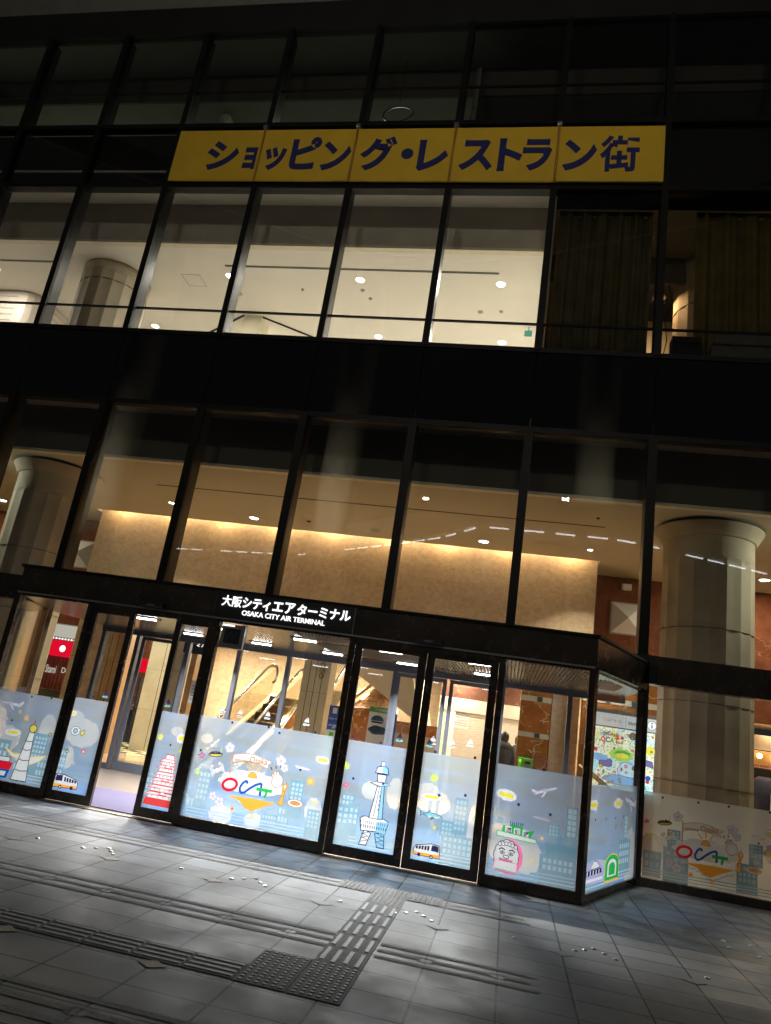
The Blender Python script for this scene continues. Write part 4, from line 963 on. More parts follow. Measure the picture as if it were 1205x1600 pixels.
#PART3
# ================================================================== ENTRANCE VESTIBULE
VY = -1.942
ves = thing('entrance_vestibule', 'projecting glazed entrance vestibule with dark bronze canopy and frosted picture windows', 'entrance', (1.0, VY, 0))
def canopy_poly(o=0.0): return [(-2.70-o, VY-0.04-o), (4.605+o*0.6, VY-0.04-o), (5.47+o*0.6, -0.11), (-3.57-o, -0.11)]
mb = MB(); mb.prism(canopy_poly(), 2.375, 2.715); mb.build('canopy', 'bronze_frame', ves)
mb = MB(); mb.prism(canopy_poly(0.03), 2.715, 2.745); mb.build('canopy_cap', 'black_frame', ves)
mb = MB(); mb.box(-2.69, 4.59, VY-0.052, VY-0.04, 2.372, 2.392); mb.build('drip_edge', 'steel_grey', ves)
B('roof', 'dark_cladding', ves, -3.56, 5.46, 0.10, 1.66, 2.50, 2.72)
mb = MB()
for x in (-1.60, 1.83, 3.60): mb.box(x-0.004, x+0.004, VY-0.0415, VY-0.0395, 2.395, 2.712)
mb.build('panel_seam', 'joint_dark', ves)
# ceiling with fine slats
mb = MB(); mb.prism([(-2.66, VY+0.05), (4.57, VY+0.05), (5.40, -0.02), (5.40, 1.56), (-3.52, 1.56), (-3.52, -0.02)], 2.352, 2.372); mb.build('ceiling', 'vestibule_ceiling', ves)
mb = MB()
x = 1.05
while x < 5.1:
    y1 = -0.75 if x < 3.4 else -0.75-0.0
    def yb(x): return VY+0.12 if x < 4.45 else VY+0.12+(x-4.45)*2.2
    a_, b_ = yb(x), (1.5 if x < 3.9 else 1.5-(x-3.9)*1.6)
    for (c_, d_) in ((a_, -1.17), (-0.93, 0.42), (0.68, b_)):
        if d_ > c_+0.05: mb.box(x, x+0.016, max(c_, a_), d_, 2.340, 2.3515)
    x += 0.046
mb.build('slats', 'slat_dark', ves)
# floor
mb = MB(); mb.prism([(-2.70, VY-0.03), (4.60, VY-0.03), (5.44, -0.04), (5.44, 1.75), (-3.58, 1.75), (-3.58, -0.04)], -0.05, 0.009); mb.build('floor', 'floor_grey', ves)
B('threshold', 'track_metal', ves, -1.6, 0.12, VY-0.10, VY-0.031, 0.0, 0.012); B('threshold', 'track_metal', ves, 1.84, 3.58, VY-0.10, VY-0.031, 0.0, 0.012)
mt_ = B('entrance_mat', 'door_mat', None, -2.1, 0.9, VY+0.06, -0.45, 0.0095, 0.020); tag(mt_, 'speckled violet-grey door mat inside the half-open doorway', 'door mat')
ZH = 2.345
def post(x, w=0.07, d=0.09, z1=ZH, y=VY, mat='bronze_frame', z0=0.0): return B('post', mat, ves, x-w/2, x+w/2, y-d/2, y+d/2, z0, z1)
post(-2.68, 0.08); post(-1.615); post(0.115); post(1.832); post(3.585)
mb = MB(); mb.prism([(4.535, VY-0.045), (4.60, VY-0.045), (4.645, VY+0.06), (4.58, VY+0.085), (4.535, VY+0.045)], 0, ZH+0.03); mb.build('post', 'bronze_frame', ves)
B('header', 'bronze_frame', ves, -1.58, 0.08, VY-0.035, VY+0.035, 2.30, 2.375); B('header', 'bronze_frame', ves, 1.867, 3.55, VY-0.035, VY+0.035, 2.30, 2.375)
# return sides
def rpt(s_, off=0.0): return (4.576+0.4025*s_+0.9154*off, VY+0.9154*s_-0.4025*off)
mb = MB(); mb.wall(rpt(0.06), rpt(2.10), 0.07, 0, 0.085); mb.build('base_rail', 'bronze_frame', ves)
mb = MB(); mb.wall(rpt(2.02), rpt(2.12), 0.08, 0, 2.37); mb.build('post', 'bronze_frame', ves)
mb = MB(); mb.wall((-2.68, VY), (-3.55, -0.03), 0.07, 0, 0.085); mb.build('base_rail', 'bronze_frame', ves)
def framed(x0, x1, name, leaf=False, mat='bronze_frame', y=VY, z0=0.0, z1=2.30, rail=0.125, stile=0.075):
    """ frame mesh -> pane child """
    mb = MB()
    if leaf:
        mb.box(x0, x0+stile, y-0.022, y+0.022, z0+0.02, z1); mb.box(x1-stile, x1, y-0.022, y+0.022, z0+0.02, z1)
        mb.box(x0+stile, x1-stile, y-0.020, y+0.020, z0+0.02, rail); mb.box(x0+stile, x1-stile, y-0.020, y+0.020, z1-0.05, z1)
        ix0, ix1, iz1 = x0+stile, x1-stile, z1-0.05
    else:
        mb.box(x0, x1, y-0.04, y+0.03, z0, rail-0.01); B('head_rail', mat, ves, x0, x1, y-0.02, y+0.02, 2.345, 2.3745); ix0, ix1, iz1 = x0, x1, 2.345
    fr = mb.build(name, mat, ves)
    pn = B('pane', 'clear_glass', fr, ix0, ix1, y-0.005, y+0.005, rail-0.01, iz1)
    return fr, (ix0, ix1)
def film(par, x0, x1, z0=0.12, z1=1.215, mat='frosted_film'):
    REG.append((FRONT, x0+0.003, x1-0.003, z0, z1, 1.285, par, mat))
def tri(fr, par, x, z, dark=False):
    a = Art(fr, x, z, 0.033, base=0.001); a.poly([(-1, -0.8), (1, -0.8), (0, 0.95)], 'ink' if dark else 'white'); a.line([(0, -0.1), (0, 0.45)], 0.007, 'orange' if dark else 'ink')
    a.poly([(-1.15, -1.95), (1.05, -1.95), (1.05, -1.35), (-1.15, -1.35)], 'teal' if dark else 'white'); a.line([(-0.9, -1.65), (0.8, -1.65)], 0.006, 'white' if dark else 'blue')
    a.done('warning_sticker', par)
def dotst(fr, par, L, r=0.013):
    a = Art(fr, base=0.0118)
    for (x, z) in L: a.disc(x, z, r, 'ink', n=12)
    a.done('dot_sticker', par)
GF = Frame((0, VY-0.006, 0), (1, 0, 0), (0, -1, 0))
# fixed left window
f0, _ = framed(-2.645, -1.65, 'fixed_window'); film(f0, -2.645, -1.65, z1=1.15)
skyline(FRONT, f0, [(-2.12, 0.13, 0.24, 0.34, 4, 2), (-1.92, 0.2, 0.20, 0.52, 4, 6), (-1.80, 0.13, 0.15, 0.3, 3, 2), (-2.5, 0.13, 0.3, 0.45, 4, 3)], [(-2.28, 0.60, 0.16, 0.14), (-1.78, 0.78, 0.10, 0.16), (-2.5, 0.75, 0.14, 0.2)], (-1.90, -1.66, 0.15))
plane(FRONT, -2.36, 1.0, 0.16, f0, rot=-0.05, flip=-1)
flower(FRONT, -2.20, 0.93, 0.025, 'yellow', f0, 5); flower(FRONT, -2.36, 0.82, 0.045, 'purple', f0); flower(FRONT, -2.09, 0.86, 0.04, 'orange', f0, core='white'); flower(FRONT, -1.72, 0.72, 0.03, 'ink', f0)
bubble(FRONT, -2.22, 0.675, 0.22, 0.085, f0, rot=0.05)
a = Art(FRONT, -1.975, 0.15, 1.0, base=0.006)    # plain pale tapering tower with two side fins
a.poly([(-0.30, 0.345), (-0.19, 0.26), (-0.09, 0.235), (-0.06, 0.30), (-0.15, 0.29)], 'white', 'gold', 0.005)
a.poly([(0.29, 0.33), (0.20, 0.25), (0.08, 0.19), (0.06, 0.28), (0.15, 0.30)], 'white', 'gold', 0.005)
a.poly([(-0.11, 0.0), (0.10, 0.0), (0.075, 0.18), (0.06, 0.34), (0.045, 0.57), (-0.025, 0.57), (-0.06, 0.34), (-0.085, 0.18)], 'white', 'ink', 0.004)
for zz, w_ in ((0.12, 0.085), (0.24, 0.07), (0.36, 0.058), (0.46, 0.048)): a.line([(-w_, zz), (-w_*0.2, zz-0.012), (w_, zz+0.004)], 0.004, 'ink')
a.disc(0.012, 0.605, 0.048, 'gold', outline='ink'); a.line([(0.012, 0.65), (0.012, 0.70)], 0.005, 'red'); a.done('tower_print', f0)
a = Art(FRONT, -2.28, 0.22, 1.0, base=0.006); a.poly([(-0.2, -0.07), (0.13, -0.07), (0.15, 0.03), (-0.2, 0.03)], 'blue'); a.poly([(-0.2, -0.04), (0.10, -0.045), (0.11, 0.005), (-0.2, 0.005)], 'white'); a.poly([(-0.2, 0.03), (0.15, 0.03), (0.17, 0.12), (-0.2, 0.10)], 'red'); a.poly([(-0.2, 0.10), (0.12, 0.12), (0.12, 0.17), (-0.2, 0.16)], 'white', 'ink', 0.003); a.done('ship_print', f0)
dotst(FRONT, f0, [(-2.28, 0.81), (-1.83, 1.14), (-2.1, 1.12)])
# left sliding leaves, half open
l1, r1 = framed(-1.585, -0.985, 'sliding_door', True, y=VY+0.0); film(l1, -1.51, -1.06, z1=1.20)
skyline(FRONT, l1, [(-1.53, 0.13, 0.10, 0.48, 2, 4)], [(-1.30, 0.80, 0.21, 0.15), (-1.44, 0.92, 0.12, 0.12), (-1.42, 0.50, 0.08, 0.12)], (-1.52, -1.40, 0.40))
bubble(FRONT, -1.50, 1.01, 0.12, 0.07, l1); busp(FRONT, -1.355, 0.235, 0.155, l1, flip=-1)
a = Art(FRONT, -1.40, 0.815, 0.06, base=0.0115); a.poly(blob(0, 0, 0.9, 0.75, 7, 0.2, 40), 'white', 'ink', 0.006); a.disc(0, 0, 0.45, 'steel', outline='ink'); a.poly([(1.1, -0.1), (2.0, 0.5), (2.1, -0.4), (1.5, -0.8)], 'gold', 'ink', 0.003); a.done('bird_print', l1)
flower(FRONT, -1.44, 0.57, 0.03, 'ink', l1); flower(FRONT, -1.23, 0.60, 0.035, 'red', l1, core='white'); flower(FRONT, -1.32, 0.46, 0.035, 'cloud', l1, core='orange')
tri(GF, l1, -1.13, 1.31, True); dotst(GF, l1, [(-1.37, 1.30), (-1.28, 1.23)], 0.012)
l2, r2 = framed(-0.425, 0.075, 'sliding_door', True); film(l2, -0.35, 0.0, z1=1.205)
skyline(FRONT, l2, [(-0.36, 0.13, 0.10, 0.35, 2, 3)], [(-0.1, 1.0, 0.08, 0.05)])
a = Art(FRONT, -0.12, 0.16, 0.95, base=0.0075)
a.poly([(-0.23, 0), (0.13, 0), (0.12, 0.09), (-0.21, 0.09)], 'castle')
W0 = [(0.085, 0.185), (0.165, 0.165), (0.245, 0.145), (0.32, 0.125), (0.40, 0.105), (0.475, 0.09)]
for i, (zz, w_) in enumerate(W0):
    a.poly([(-w_*1.0-0.01, zz), (w_*0.85, zz), (w_*0.75, zz+0.055), (-w_*0.9, zz+0.055)], 'white', 'castle', 0.0025)
    a.poly([(-w_*1.08-0.03, zz+0.038), (w_*0.95, zz+0.038), (w_*0.68, zz+0.072), (-w_*0.85, zz+0.072)], 'white', 'castle', 0.0035)
    if i % 2 == 0: a.poly([(-0.05, zz+0.045), (0.05, zz+0.045), (0.0, zz+0.10)], 'white', 'castle', 0.0035)
    for k in range(4): a.line([(-w_*0.7+k*w_*0.4, zz+0.012), (-w_*0.7+k*w_*0.4, zz+0.03)], 0.006, 'ink')
a.poly([(-0.06, 0.545), (0.07, 0.545), (0.045, 0.60), (-0.05, 0.60)], 'white', 'castle', 0.004); a.done('castle_print', l2)
flower(FRONT, -0.30, 0.91, 0.042, 'yellow', l2); flower(FRONT, -0.01, 0.79, 0.035, 'lime', l2); bubble(FRONT, -0.03, 0.93, 0.12, 0.11, l2)
tri(GF, l2, -0.30, 1.32, True); dotst(GF, l2, [(-0.15, 0.84), (-0.12, 1.24)], 0.012)
# fixed centre window with the logo
f1, _ = framed(0.15, 1.797, 'fixed_window'); film(f1, 0.15, 1.797, z1=1.225)
skyline(FRONT, f1, [(0.17, 0.13, 0.18, 0.22, 3, 1), (0.27, 0.13, 0.16, 0.52, 3, 5), (1.10, 0.13, 0.19, 0.17, 5, 2), (1.28, 0.13, 0.14, 0.28, 3, 2), (1.38, 0.30, 0.16, 0.40, 3, 5), (1.62, 0.13, 0.15, 0.30, 3, 4)], [(0.62, 0.20, 0.13, 0.09), (1.02, 0.20, 0.10, 0.07), (1.68, 0.42, 0.09, 0.12), (0.28, 0.98, 0.07, 0.05)], (0.20, 1.62, 0.14))
ocat(FRONT, 0.915, 0.53, 0.98, f1)
flower(FRONT, 1.60, 0.71, 0.052, 'orange', f1); flower(FRONT, 1.69, 0.50, 0.03, 'yellow', f1, 5); flower(FRONT, 0.25, 0.60, 0.035, 'lime', f1)
bubble(FRONT, 1.70, 0.955, 0.16, 0.085, f1, rot=-0.08)
a = Art(FRONT, 1.49, 0.835, 0.085, -0.05, base=.0115); a.poly(blob(0, 0, 1, 0.16, 2, 0.0, 24), 'white', 'purple', 0.003); a.poly([(-0.95, 0), (-1.2, 0.25), (-0.7, 0.12)], 'white'); a.done('airship_print', f1)
a = Art(FRONT, 0.25, 0.79, 0.045, 0.1, base=.0115); a.poly([(-1, 0.2), (-0.2, 0.0), (0.2, 0.7), (0.5, 0.1), (1.0, 0.3), (0.6, -0.5), (-0.3, -0.5)], 'pink', 'ink', 0.003); a.done('bird_print', f1)
for x in (0.395, 0.62): tri(GF, f1, x, 1.335)
for x in (0.96, 1.44): tri(GF, f1, x, 1.36)
dotst(FRONT, f1, [(1.46, 0.815), (0.235, 0.84), (0.55, 1.20), (1.14, 1.17), (1.0, 1.215), (1.56, 1.24)], 0.014)
# right sliding leaves, shut
l3, _ = framed(1.872, 2.722, 'sliding_door', True, stile=0.088); film(l3, 1.960, 2.634, z1=1.22)
skyline(FRONT, l3, [(1.945, 0.13, 0.22, 0.42, 3, 3, .6, .62, .92, .5), (1.98, 0.52, 0.15, 0.13, 3, 2, .6, .62, .95, .1), (2.08, 0.13, 0.12, 0.44, 2, 3, .6, .62, .9, .5)], [(2.57, 0.74, 0.09, 0.15), (2.30, 0.73, 0.10, 0.09), (1.96, 0.50, 0.06, 0.08)], (2.13, 2.64, 0.15))
a = Art(FRONT, 2.385, 0.17, 1.0, base=0.0075)
a.poly([(-0.14, 0.0), (-0.06, 0.0), (-0.025, 0.13), (-0.10, 0.16)], 'white', 'ink', 0.004); a.poly([(0.14, 0.0), (0.06, 0.0), (0.02, 0.13), (0.12, 0.16)], 'steel', 'ink', 0.004)
for zz in (0.03, 0.07, 0.11):
    a.line([(-0.13, zz), (-0.05, zz+0.025), (-0.11, zz+0.045)], 0.003, 'ink'); a.line([(0.13, zz), (0.05, zz+0.025), (0.11, zz+0.045)], 0.003, 'ink')
a.poly([(-0.14, 0.14), (0.0, 0.15), (0.13, 0.14), (0.155, 0.265), (0.10, 0.29), (-0.12, 0.29), (-0.165, 0.265)], 'white', 'ink', 0.004); a.poly([(0.02, 0.15), (0.13, 0.14), (0.155, 0.265), (0.03, 0.255)], 'steel')
for i in range(12): a.line([(-0.14+0.025*i, 0.175), (-0.142+0.025*i, 0.205)], 0.008, 'ink'); 
for i in range(13): a.line([(-0.15+0.0245*i, 0.22), (-0.152+0.0245*i, 0.245)], 0.006, 'ink')
a.poly([(-0.07, 0.28), (0.08, 0.28), (0.05, 0.66), (-0.015, 0.66)], 'white', 'ink', 0.004); a.poly([(0.03, 0.28), (0.08, 0.28), (0.05, 0.66), (0.025, 0.66)], 'steel', 'ink', 0.003)
a.line([(-0.02, 0.30), (0.005, 0.64)], 0.003, 'ink')
a.poly([(-0.105, 0.64), (0.0, 0.615), (0.115, 0.64), (0.04, 0.67), (-0.03, 0.67)], 'white', 'ink', 0.004); a.poly([(0.02, 0.62), (0.115, 0.64), (0.04, 0.67)], 'steel')
a.poly([(-0.03, 0.66), (0.055, 0.66), (0.065, 0.74), (-0.04, 0.74)], 'white', 'ink', 0.004); a.poly([(-0.065, 0.75), (0.085, 0.75), (0.07, 0.81), (0.02, 0.84), (-0.05, 0.81)], 'steel', 'ink', 0.004); a.poly([(-0.06, 0.755), (0.01, 0.755), (0.01, 0.82), (-0.045, 0.81)], 'white')
a.poly([(-0.015, 0.83), (0.035, 0.83), (0.03, 0.875), (-0.01, 0.875)], 'white', 'ink', 0.003); a.done('tower_print', l3)
for i, ch in enumerate('OSAKA'): text(ch, FRONT, 2.395, 2.417, 0.71-0.045*i, 0.742-0.045*i, PR['ink'], 'tower_lettering', l3, bold=0.02, depth=0, off=0.0135)
flower(FRONT, 1.975, 0.94, 0.05, 'lime', l3); a = Art(FRONT, 2.01, 0.74, 0.03, 0.3, base=.0115); a.poly([(-1, 0), (0, 0.9), (1, 0.2), (0.2, -0.8)], 'pink', 'red', 0.003); a.done('fish_print', l3)
tri(GF, l3, 2.535, 1.35, True); dotst(FRONT, l3, [(2.08, 0.82), (2.42, 0.82), (2.0, 1.26), (2.33, 1.24)], 0.014)
l4, _ = framed(2.732, 3.545, 'sliding_door', True, stile=0.088); film(l4, 2.820, 3.457, z1=1.22)
skyline(FRONT, l4, [(3.12, 0.13, 0.36, 0.30, 6, 3), (3.10, 0.40, 0.18, 0.16, 4, 3, .6, .62, .9, .1), (3.23, 0.44, 0.14, 0.37, 3, 6, .6, .62, .95, .1)], [(2.93, 0.77, 0.13, 0.13), (3.04, 0.72, 0.13, 0.11), (2.93, 0.68, 0.12, 0.05), (3.44, 0.45, 0.05, 0.3)], (2.81, 3.46, 0.15))
flower(FRONT, 2.975, 0.965, 0.052, 'lime', l4); bubble(FRONT, 2.97, 0.77, 0.21, 0.075, l4); flower(FRONT, 3.46, 0.625, 0.045, 'steel', l4); flower(FRONT, 3.04, 0.47, 0.03, 'gold', l4, 5)
a = Art(FRONT, 2.99, 0.585, 0.115, -0.03, base=0.0115); a.poly([(-1.1, 0.22), (-0.95, 0.0), (-1.05, -0.2), (-0.7, -0.02), (-0.3, -0.18), (0.5, -0.2), (1.05, -0.05), (0.9, 0.12), (0.3, 0.22), (-0.1, 0.2), (-0.25, 0.42), (-0.35, 0.15), (-0.7, 0.08)], 'teal', 'ink', 0.003)
a.poly([(-0.3, -0.17), (0.5, -0.19), (1.0, -0.06), (0.4, -0.08), (-0.3, -0.06)], 'white'); a.poly([(0.1, -0.12), (0.0, -0.4), (0.3, -0.15)], 'teal', 'ink', 0.003); a.disc(0.75, 0.03, 0.035, 'white', n=8); a.done('whale_shark_print', l4)
busp(FRONT, 2.985, 0.235, 0.14, l4, flip=1)
tri(GF, l4, 2.875, 1.34, True); tri(GF, l4, 2.91, 1.375); tri(GF, l4, 3.125, 1.375); tri(GF, l4, 3.32, 1.41); dotst(FRONT, l4, [(3.33, 0.845), (3.39, 1.245), (2.95, 1.24), (3.05, 0.80)], 0.016)
a = Art(GF, 3.18, 1.60, 1.0, base=.001)
for q in (((-0.09, -0.06), (0.09, -0.06)), ((-0.09, 0.06), (0.09, 0.06)), ((-0.09, -0.06), (-0.09, 0.06)), ((0.09, -0.06), (0.09, 0.06)), ((-0.07, 0.03), (0.07, 0.03)), ((-0.07, 0.0), (0.06, 0.0)), ((-0.07, -0.03), (-0.01, -0.03)), ((0.02, -0.03), (0.07, -0.03))): a.line(q, 0.006, 'white')
a.done('notice_sticker', l4)
# right fixed window
f2, _ = framed(3.62, 4.535, 'fixed_window'); film(f2, 3.62, 4.535, z1=1.225)
skyline(FRONT, f2, [(4.16, 0.13, 0.37, 0.28, 6, 2, .6, .62, .92, .45), (4.22, 0.38, 0.31, 0.22, 1, 1, .01, .01), (4.22, 0.58, 0.12, 0.13, 3, 3, .6, .62, .95, .1), (4.40, 0.58, 0.12, 0.33, 2, 5, .65, .7, .95, .1)], [(3.80, 0.45, 0.24, 0.17), (4.03, 0.36, 0.14, 0.16)], (3.63, 4.53, 0.145))
bubble(FRONT, 3.765, 0.92, 0.21, 0.11, f2, rot=-0.12); plane(FRONT, 4.17, 1.03, 0.13, f2, rot=0.38, flip=1)
a = Art(FRONT, 3.90, 0.545, 1.0, 0.03, base=0.0115)
a.poly([(-0.20, -0.03), (0.21, -0.06), (0.21, -0.02), (-0.20, 0.02)], 'white', 'green', 0.007); a.poly([(-0.15, 0.02), (0.15, -0.015), (0.19, 0.06), (0.08, 0.05), (0.06, 0.085), (-0.06, 0.095), (-0.08, 0.07), (-0.14, 0.08)], 'green')
for i in range(7): a.line([(-0.06+0.02*i, 0.09), (-0.065+0.022*i, 0.12)], 0.008, 'ink')
for x_ in (-0.11, -0.02, 0.07): a.poly([(x_-0.004, 0.005-0.1*x_), (x_+0.062, 0.0-0.1*x_), (x_+0.062, 0.06-0.1*x_), (x_-0.004, 0.065-0.1*x_)], 'white')
a.done('market_sign_print', f2)
for i, ch in enumerate('道頓堀'): text(ch, FRONT, 3.795+0.09*i, 3.850+0.09*i, 0.555-0.007*i, 0.607-0.007*i, PR['ink'], 'market_lettering', f2, bold=0.02, depth=0, off=0.0150)
a = Art(FRONT, 3.83, 0.32, 1.0, -0.05, base=0.0115)
a.poly(blob(0.02, 0.0, 0.135, 0.165, 13, 0.06, 78), 'pink'); a.poly(blob(-0.01, 0.005, 0.125, 0.15, 13, 0.06, 78), 'white', 'ink', 0.003)
for sx_ in (-1, 1):
    a.disc(-0.01+0.045*sx_, 0.03, 0.022, 'white', 0.014, 'ink', 0.003); a.disc(-0.01+0.045*sx_, 0.03, 0.009, 'ink', n=8); a.line([(-0.01+0.02*sx_, 0.06), (-0.01+0.06*sx_, 0.072), (-0.01+0.085*sx_, 0.05)], 0.005, 'ink')
a.disc(-0.01, -0.005, 0.03, 'white', 0.016, 'ink', 0.003); a.poly([(-0.08, -0.03), (0.06, -0.03), (0.05, -0.045), (-0.07, -0.045)], 'pink', 'ink', 0.002)
a.poly([(-0.12, -0.05), (0.11, -0.05), (0.12, -0.155), (-0.13, -0.155)], 'white', 'pink', 0.006)
for i in range(9): a.disc(-0.10+0.025*i, -0.142, 0.010, 'white', outline='ink', w=0.002, n=8)
for i in range(6): a.disc(-0.09+0.033*i, 0.125-0.6*abs(i-2.5)*0.012, 0.02, 'white', outline='ink', w=0.0025, n=10)
a.done('lion_mask_print', f2)
flower(FRONT, 3.66, 0.76, 0.022, 'purple', f2); flower(FRONT, 4.17, 0.555, 0.045, 'purple', f2); flower(FRONT, 4.08, 0.33, 0.022, 'yellow', f2); flower(FRONT, 4.32, 0.87, 0.02, 'purple', f2, 5)
a = Art(FRONT, 4.15, 0.745, 0.09, -0.08, base=.0115); a.poly(blob(0, 0, 1, 0.13, 2, 0.0, 24), 'cloud', 'purple', 0.003); a.done('airship_print', f2)
dotst(FRONT, f2, [(3.90, 0.845), (4.235, 0.80), (4.13, 1.235), (3.66, 1.30)], 0.016)
# return window
mb = MB(); mb.wall(rpt(0.08), rpt(2.02), 0.010, 0.085, 2.36); f3 = mb.build('return_window', 'clear_glass', ves)
REG.append((RET, 0.085, 2.015, 0.088, 1.16, 1.2, f3, 'frosted_film'))
skyline(RET, f3, [(1.30, 0.15, 0.5, 0.40, 5, 3, .6, .62, .92, .3), (1.50, 0.53, 0.16, 0.30, 2, 5, .65, .7, .95, .1)], [(1.80, 0.30, 0.2, 0.35), (0.5, 0.30, 0.45, 0.08)], (0.1, 1.98, 0.12))
a = Art(RET, 0.40, 0.18, 1.0, base=0.0075); a.poly([(-0.34, -0.02), (0.36, -0.02), (0.38, 0.12), (0.2, 0.19), (-0.02, 0.22), (-0.2, 0.17), (-0.34, 0.12)], 'purple')
a.poly([(-0.30, 0.06), (0.30, 0.07), (0.26, 0.12), (-0.26, 0.11)], 'ink'); a.poly([(-0.12, 0.12), (0.22, 0.13), (0.12, 0.19), (0.0, 0.205)], 'white', 'ink', 0.003); a.poly([(-0.32, 0.0), (0.34, 0.0), (0.34, 0.03), (-0.32, 0.03)], 'white')
for i in range(5): a.poly([(-0.22+0.1*i, 0.065), (-0.19+0.1*i, 0.065), (-0.19+0.1*i, 0.11), (-0.22+0.1*i, 0.11)], 'white')
a.done('dome_print', f3)
a = Art(RET, 1.08, 0.27, 1.0, 0.0, base=0.0075)
def arch(w, h, z0): return [(-w, z0), (w, z0)]+[(w*math.cos(t), z0+h+w*0.42*math.sin(t)) for t in [math.pi*i/14 for i in range(15)]]
a.poly(arch(0.27, 0.16, -0.13), 'green', 'yellow', 0.004); a.poly(arch(0.17, 0.11, -0.09), 'white'); a.poly(arch(0.12, 0.08, -0.075), 'green'); a.line([(-0.27, -0.135), (0.27, -0.135)], 0.012, 'orange'); a.done('arch_print', f3)
bubble(RET, 0.27, 0.95, 0.30, 0.11, f3); bubble(RET, 1.20, 0.96, 0.34, 0.11, f3); plane(RET, 1.72, 0.97, 0.24, f3, rot=-0.2, flip=-1)
for (u, v, c) in ((0.2, 0.66, 'yellow'), (1.15, 0.70, 'ink'), (0.2, 0.5, 'pink'), (0.85, 0.60, 'orange'), (1.65, 0.72, 'orange')): flower(RET, u, v, 0.03, c, f3, 6)
dotst(RET, f3, [(0.36, 0.80), (0.75, 0.80), (1.12, 0.80), (1.46, 0.80)], 0.014)
mb = MB(); mb.wall((-2.73, VY+0.08), (-3.54, -0.06), 0.010, 0.085, 2.36); mb.build('return_window', 'clear_glass', ves)
mb = MB(); mb.wall((-2.745, VY+0.09), (-3.55, -0.06), 0.003, 0.085, 1.16); mb.build('frosted_film', 'frosted_film', ves)
paint_all()
# inner line of doors
IY = 1.62
for x in (-3.5, -2.83, -1.86, -0.92, -0.02, 1.82, 3.58, 4.62): B('inner_post', 'inner_frame', ves, x-0.035, x+0.035, IY-0.05, IY+0.05, 0, 2.30)
B('inner_header', 'inner_frame', ves, -3.55, 5.44, IY-0.055, IY+0.055, 2.27, 2.352)
for (a_, b_) in ((-3.46, -2.86), (-0.88, -0.06), (0.02, 1.78), (3.62, 4.58), (4.66, 5.44)):
    B('inner_pane', 'clear_glass', ves, a_, b_, IY-0.005, IY+0.005, 0.10, 2.27); B('inner_rail', 'inner_frame', ves, a_, b_, IY-0.03, IY+0.03, 0.0, 0.10)
for (a_, b_) in ((-2.72, -2.08), (1.86, 2.68), (2.73, 3.54)):
    mb = MB(); mb.box(a_, a_+0.06, IY-0.09, IY-0.05, 0.02, 2.26); mb.box(b_-0.06, b_, IY-0.09, IY-0.05, 0.02, 2.26); mb.box(a_+.06, b_-.06, IY-0.085, IY-0.055, 0.02, 0.17); mb.box(a_+.06, b_-.06, IY-0.085, IY-0.055, 2.20, 2.26)
    d_ = mb.build('inner_sliding_door', 'inner_frame', ves); B('pane', 'clear_glass', d_, a_+.06, b_-.06, IY-0.075, IY-0.065, 0.17, 2.20)
# vestibule light units (pairs of bars)
nm = ['first', 'second', 'third', 'fourth', 'fifth']
lp = None
for r_, y in enumerate((-1.05, 0.55)):
    for k in range(5):
        x = -1.34+1.16*k
        lab = 'short white bar light in the vestibule ceiling, %s from left in the %s row' % (nm[k], 'front' if r_ == 0 else 'rear')
        if lp is None:
            lp = thing('ceiling_bar_light', lab, 'ceiling light', (x, y, 2.35), 'bar lights of the vestibule ceiling')
            B('housing', 'vestibule_ceiling', lp, x-0.18, x+0.18, y-0.11, y+0.11, 2.338, 2.351)
            B('tube', 'lamp_white', lp, x-0.15, x+0.15, y-0.030, y+0.030, 2.326, 2.3375)
            base = (x, y)
        else: copytree(lp, (x, y, 2.35), lab)
        area('bar_lamp', (x, y, 2.318), 0.30, (85 if k in (0, 1) else 120) if r_ == 0 else (210 if k in (0, 3) else 80), (1.0, 0.985, 0.955), sizey=0.06, spread=R_(137))
# things fixed to the canopy
def sensor(x, lab):
    t = thing('door_sensor', lab, 'door sensor', (x, VY-0.08, 2.43)); mb = MB(); mb.prism([(x-0.16, VY-0.15), (x+0.16, VY-0.15), (x+0.16, VY-0.053), (x-0.16, VY-0.053)], 2.40, 2.465); mb.build('case', 'sticker_black', t, bevel=0.01); B('eye', 'tile_red', t, x-0.05, x+0.05, VY-0.154, VY-0.1505, 2.415, 2.43); return t
sensor(-0.75, 'black motion sensor on the canopy above the half-open left doorway'); sensor(2.73, 'black motion sensor on the canopy above the closed right doors')
t = thing('corner_device_box', 'small grey box fixed where the canopy meets the wall at right', 'wall box', (5.45, -0.2, 2.55)); B('case', 'mullion_reveal', t, 5.46, 5.56, -0.22, -0.14, 2.46, 2.68, bevel=0.01)  # small security device box, unlit
t = thing('wall_monitor', 'small dark notice box with pale pictogram and light bar inside beside the left doorway', 'notice box', (0.21, -1.7, 2.1))
B('case', 'steel_grey', t, 0.16, 0.46, VY+0.03, VY+0.09, 2.04, 2.33, bevel=0.006); B('light_bar', 'sign_white', t, 0.17, 0.32, VY+0.022, VY+0.03, 2.305, 2.325); B('screen', 'sticker_black', t, 0.21, 0.41, VY+0.022, VY+0.0295, 2.10, 2.28)
a = Art(Frame((0, VY+0.022, 0), (1, 0, 0), (0, -1, 0)), 0.31, 2.19, 1.0, base=0.001)
a.line([(-0.06, -0.04), (-0.06, 0.02), (0.0, 0.02), (0.02, -0.03)], 0.010, 'steel'); a.disc(-0.02, 0.045, 0.014, 'steel', n=10); a.line([(0.04, -0.04), (0.04, 0.04), (0.07, 0.04)], 0.008, 'steel')
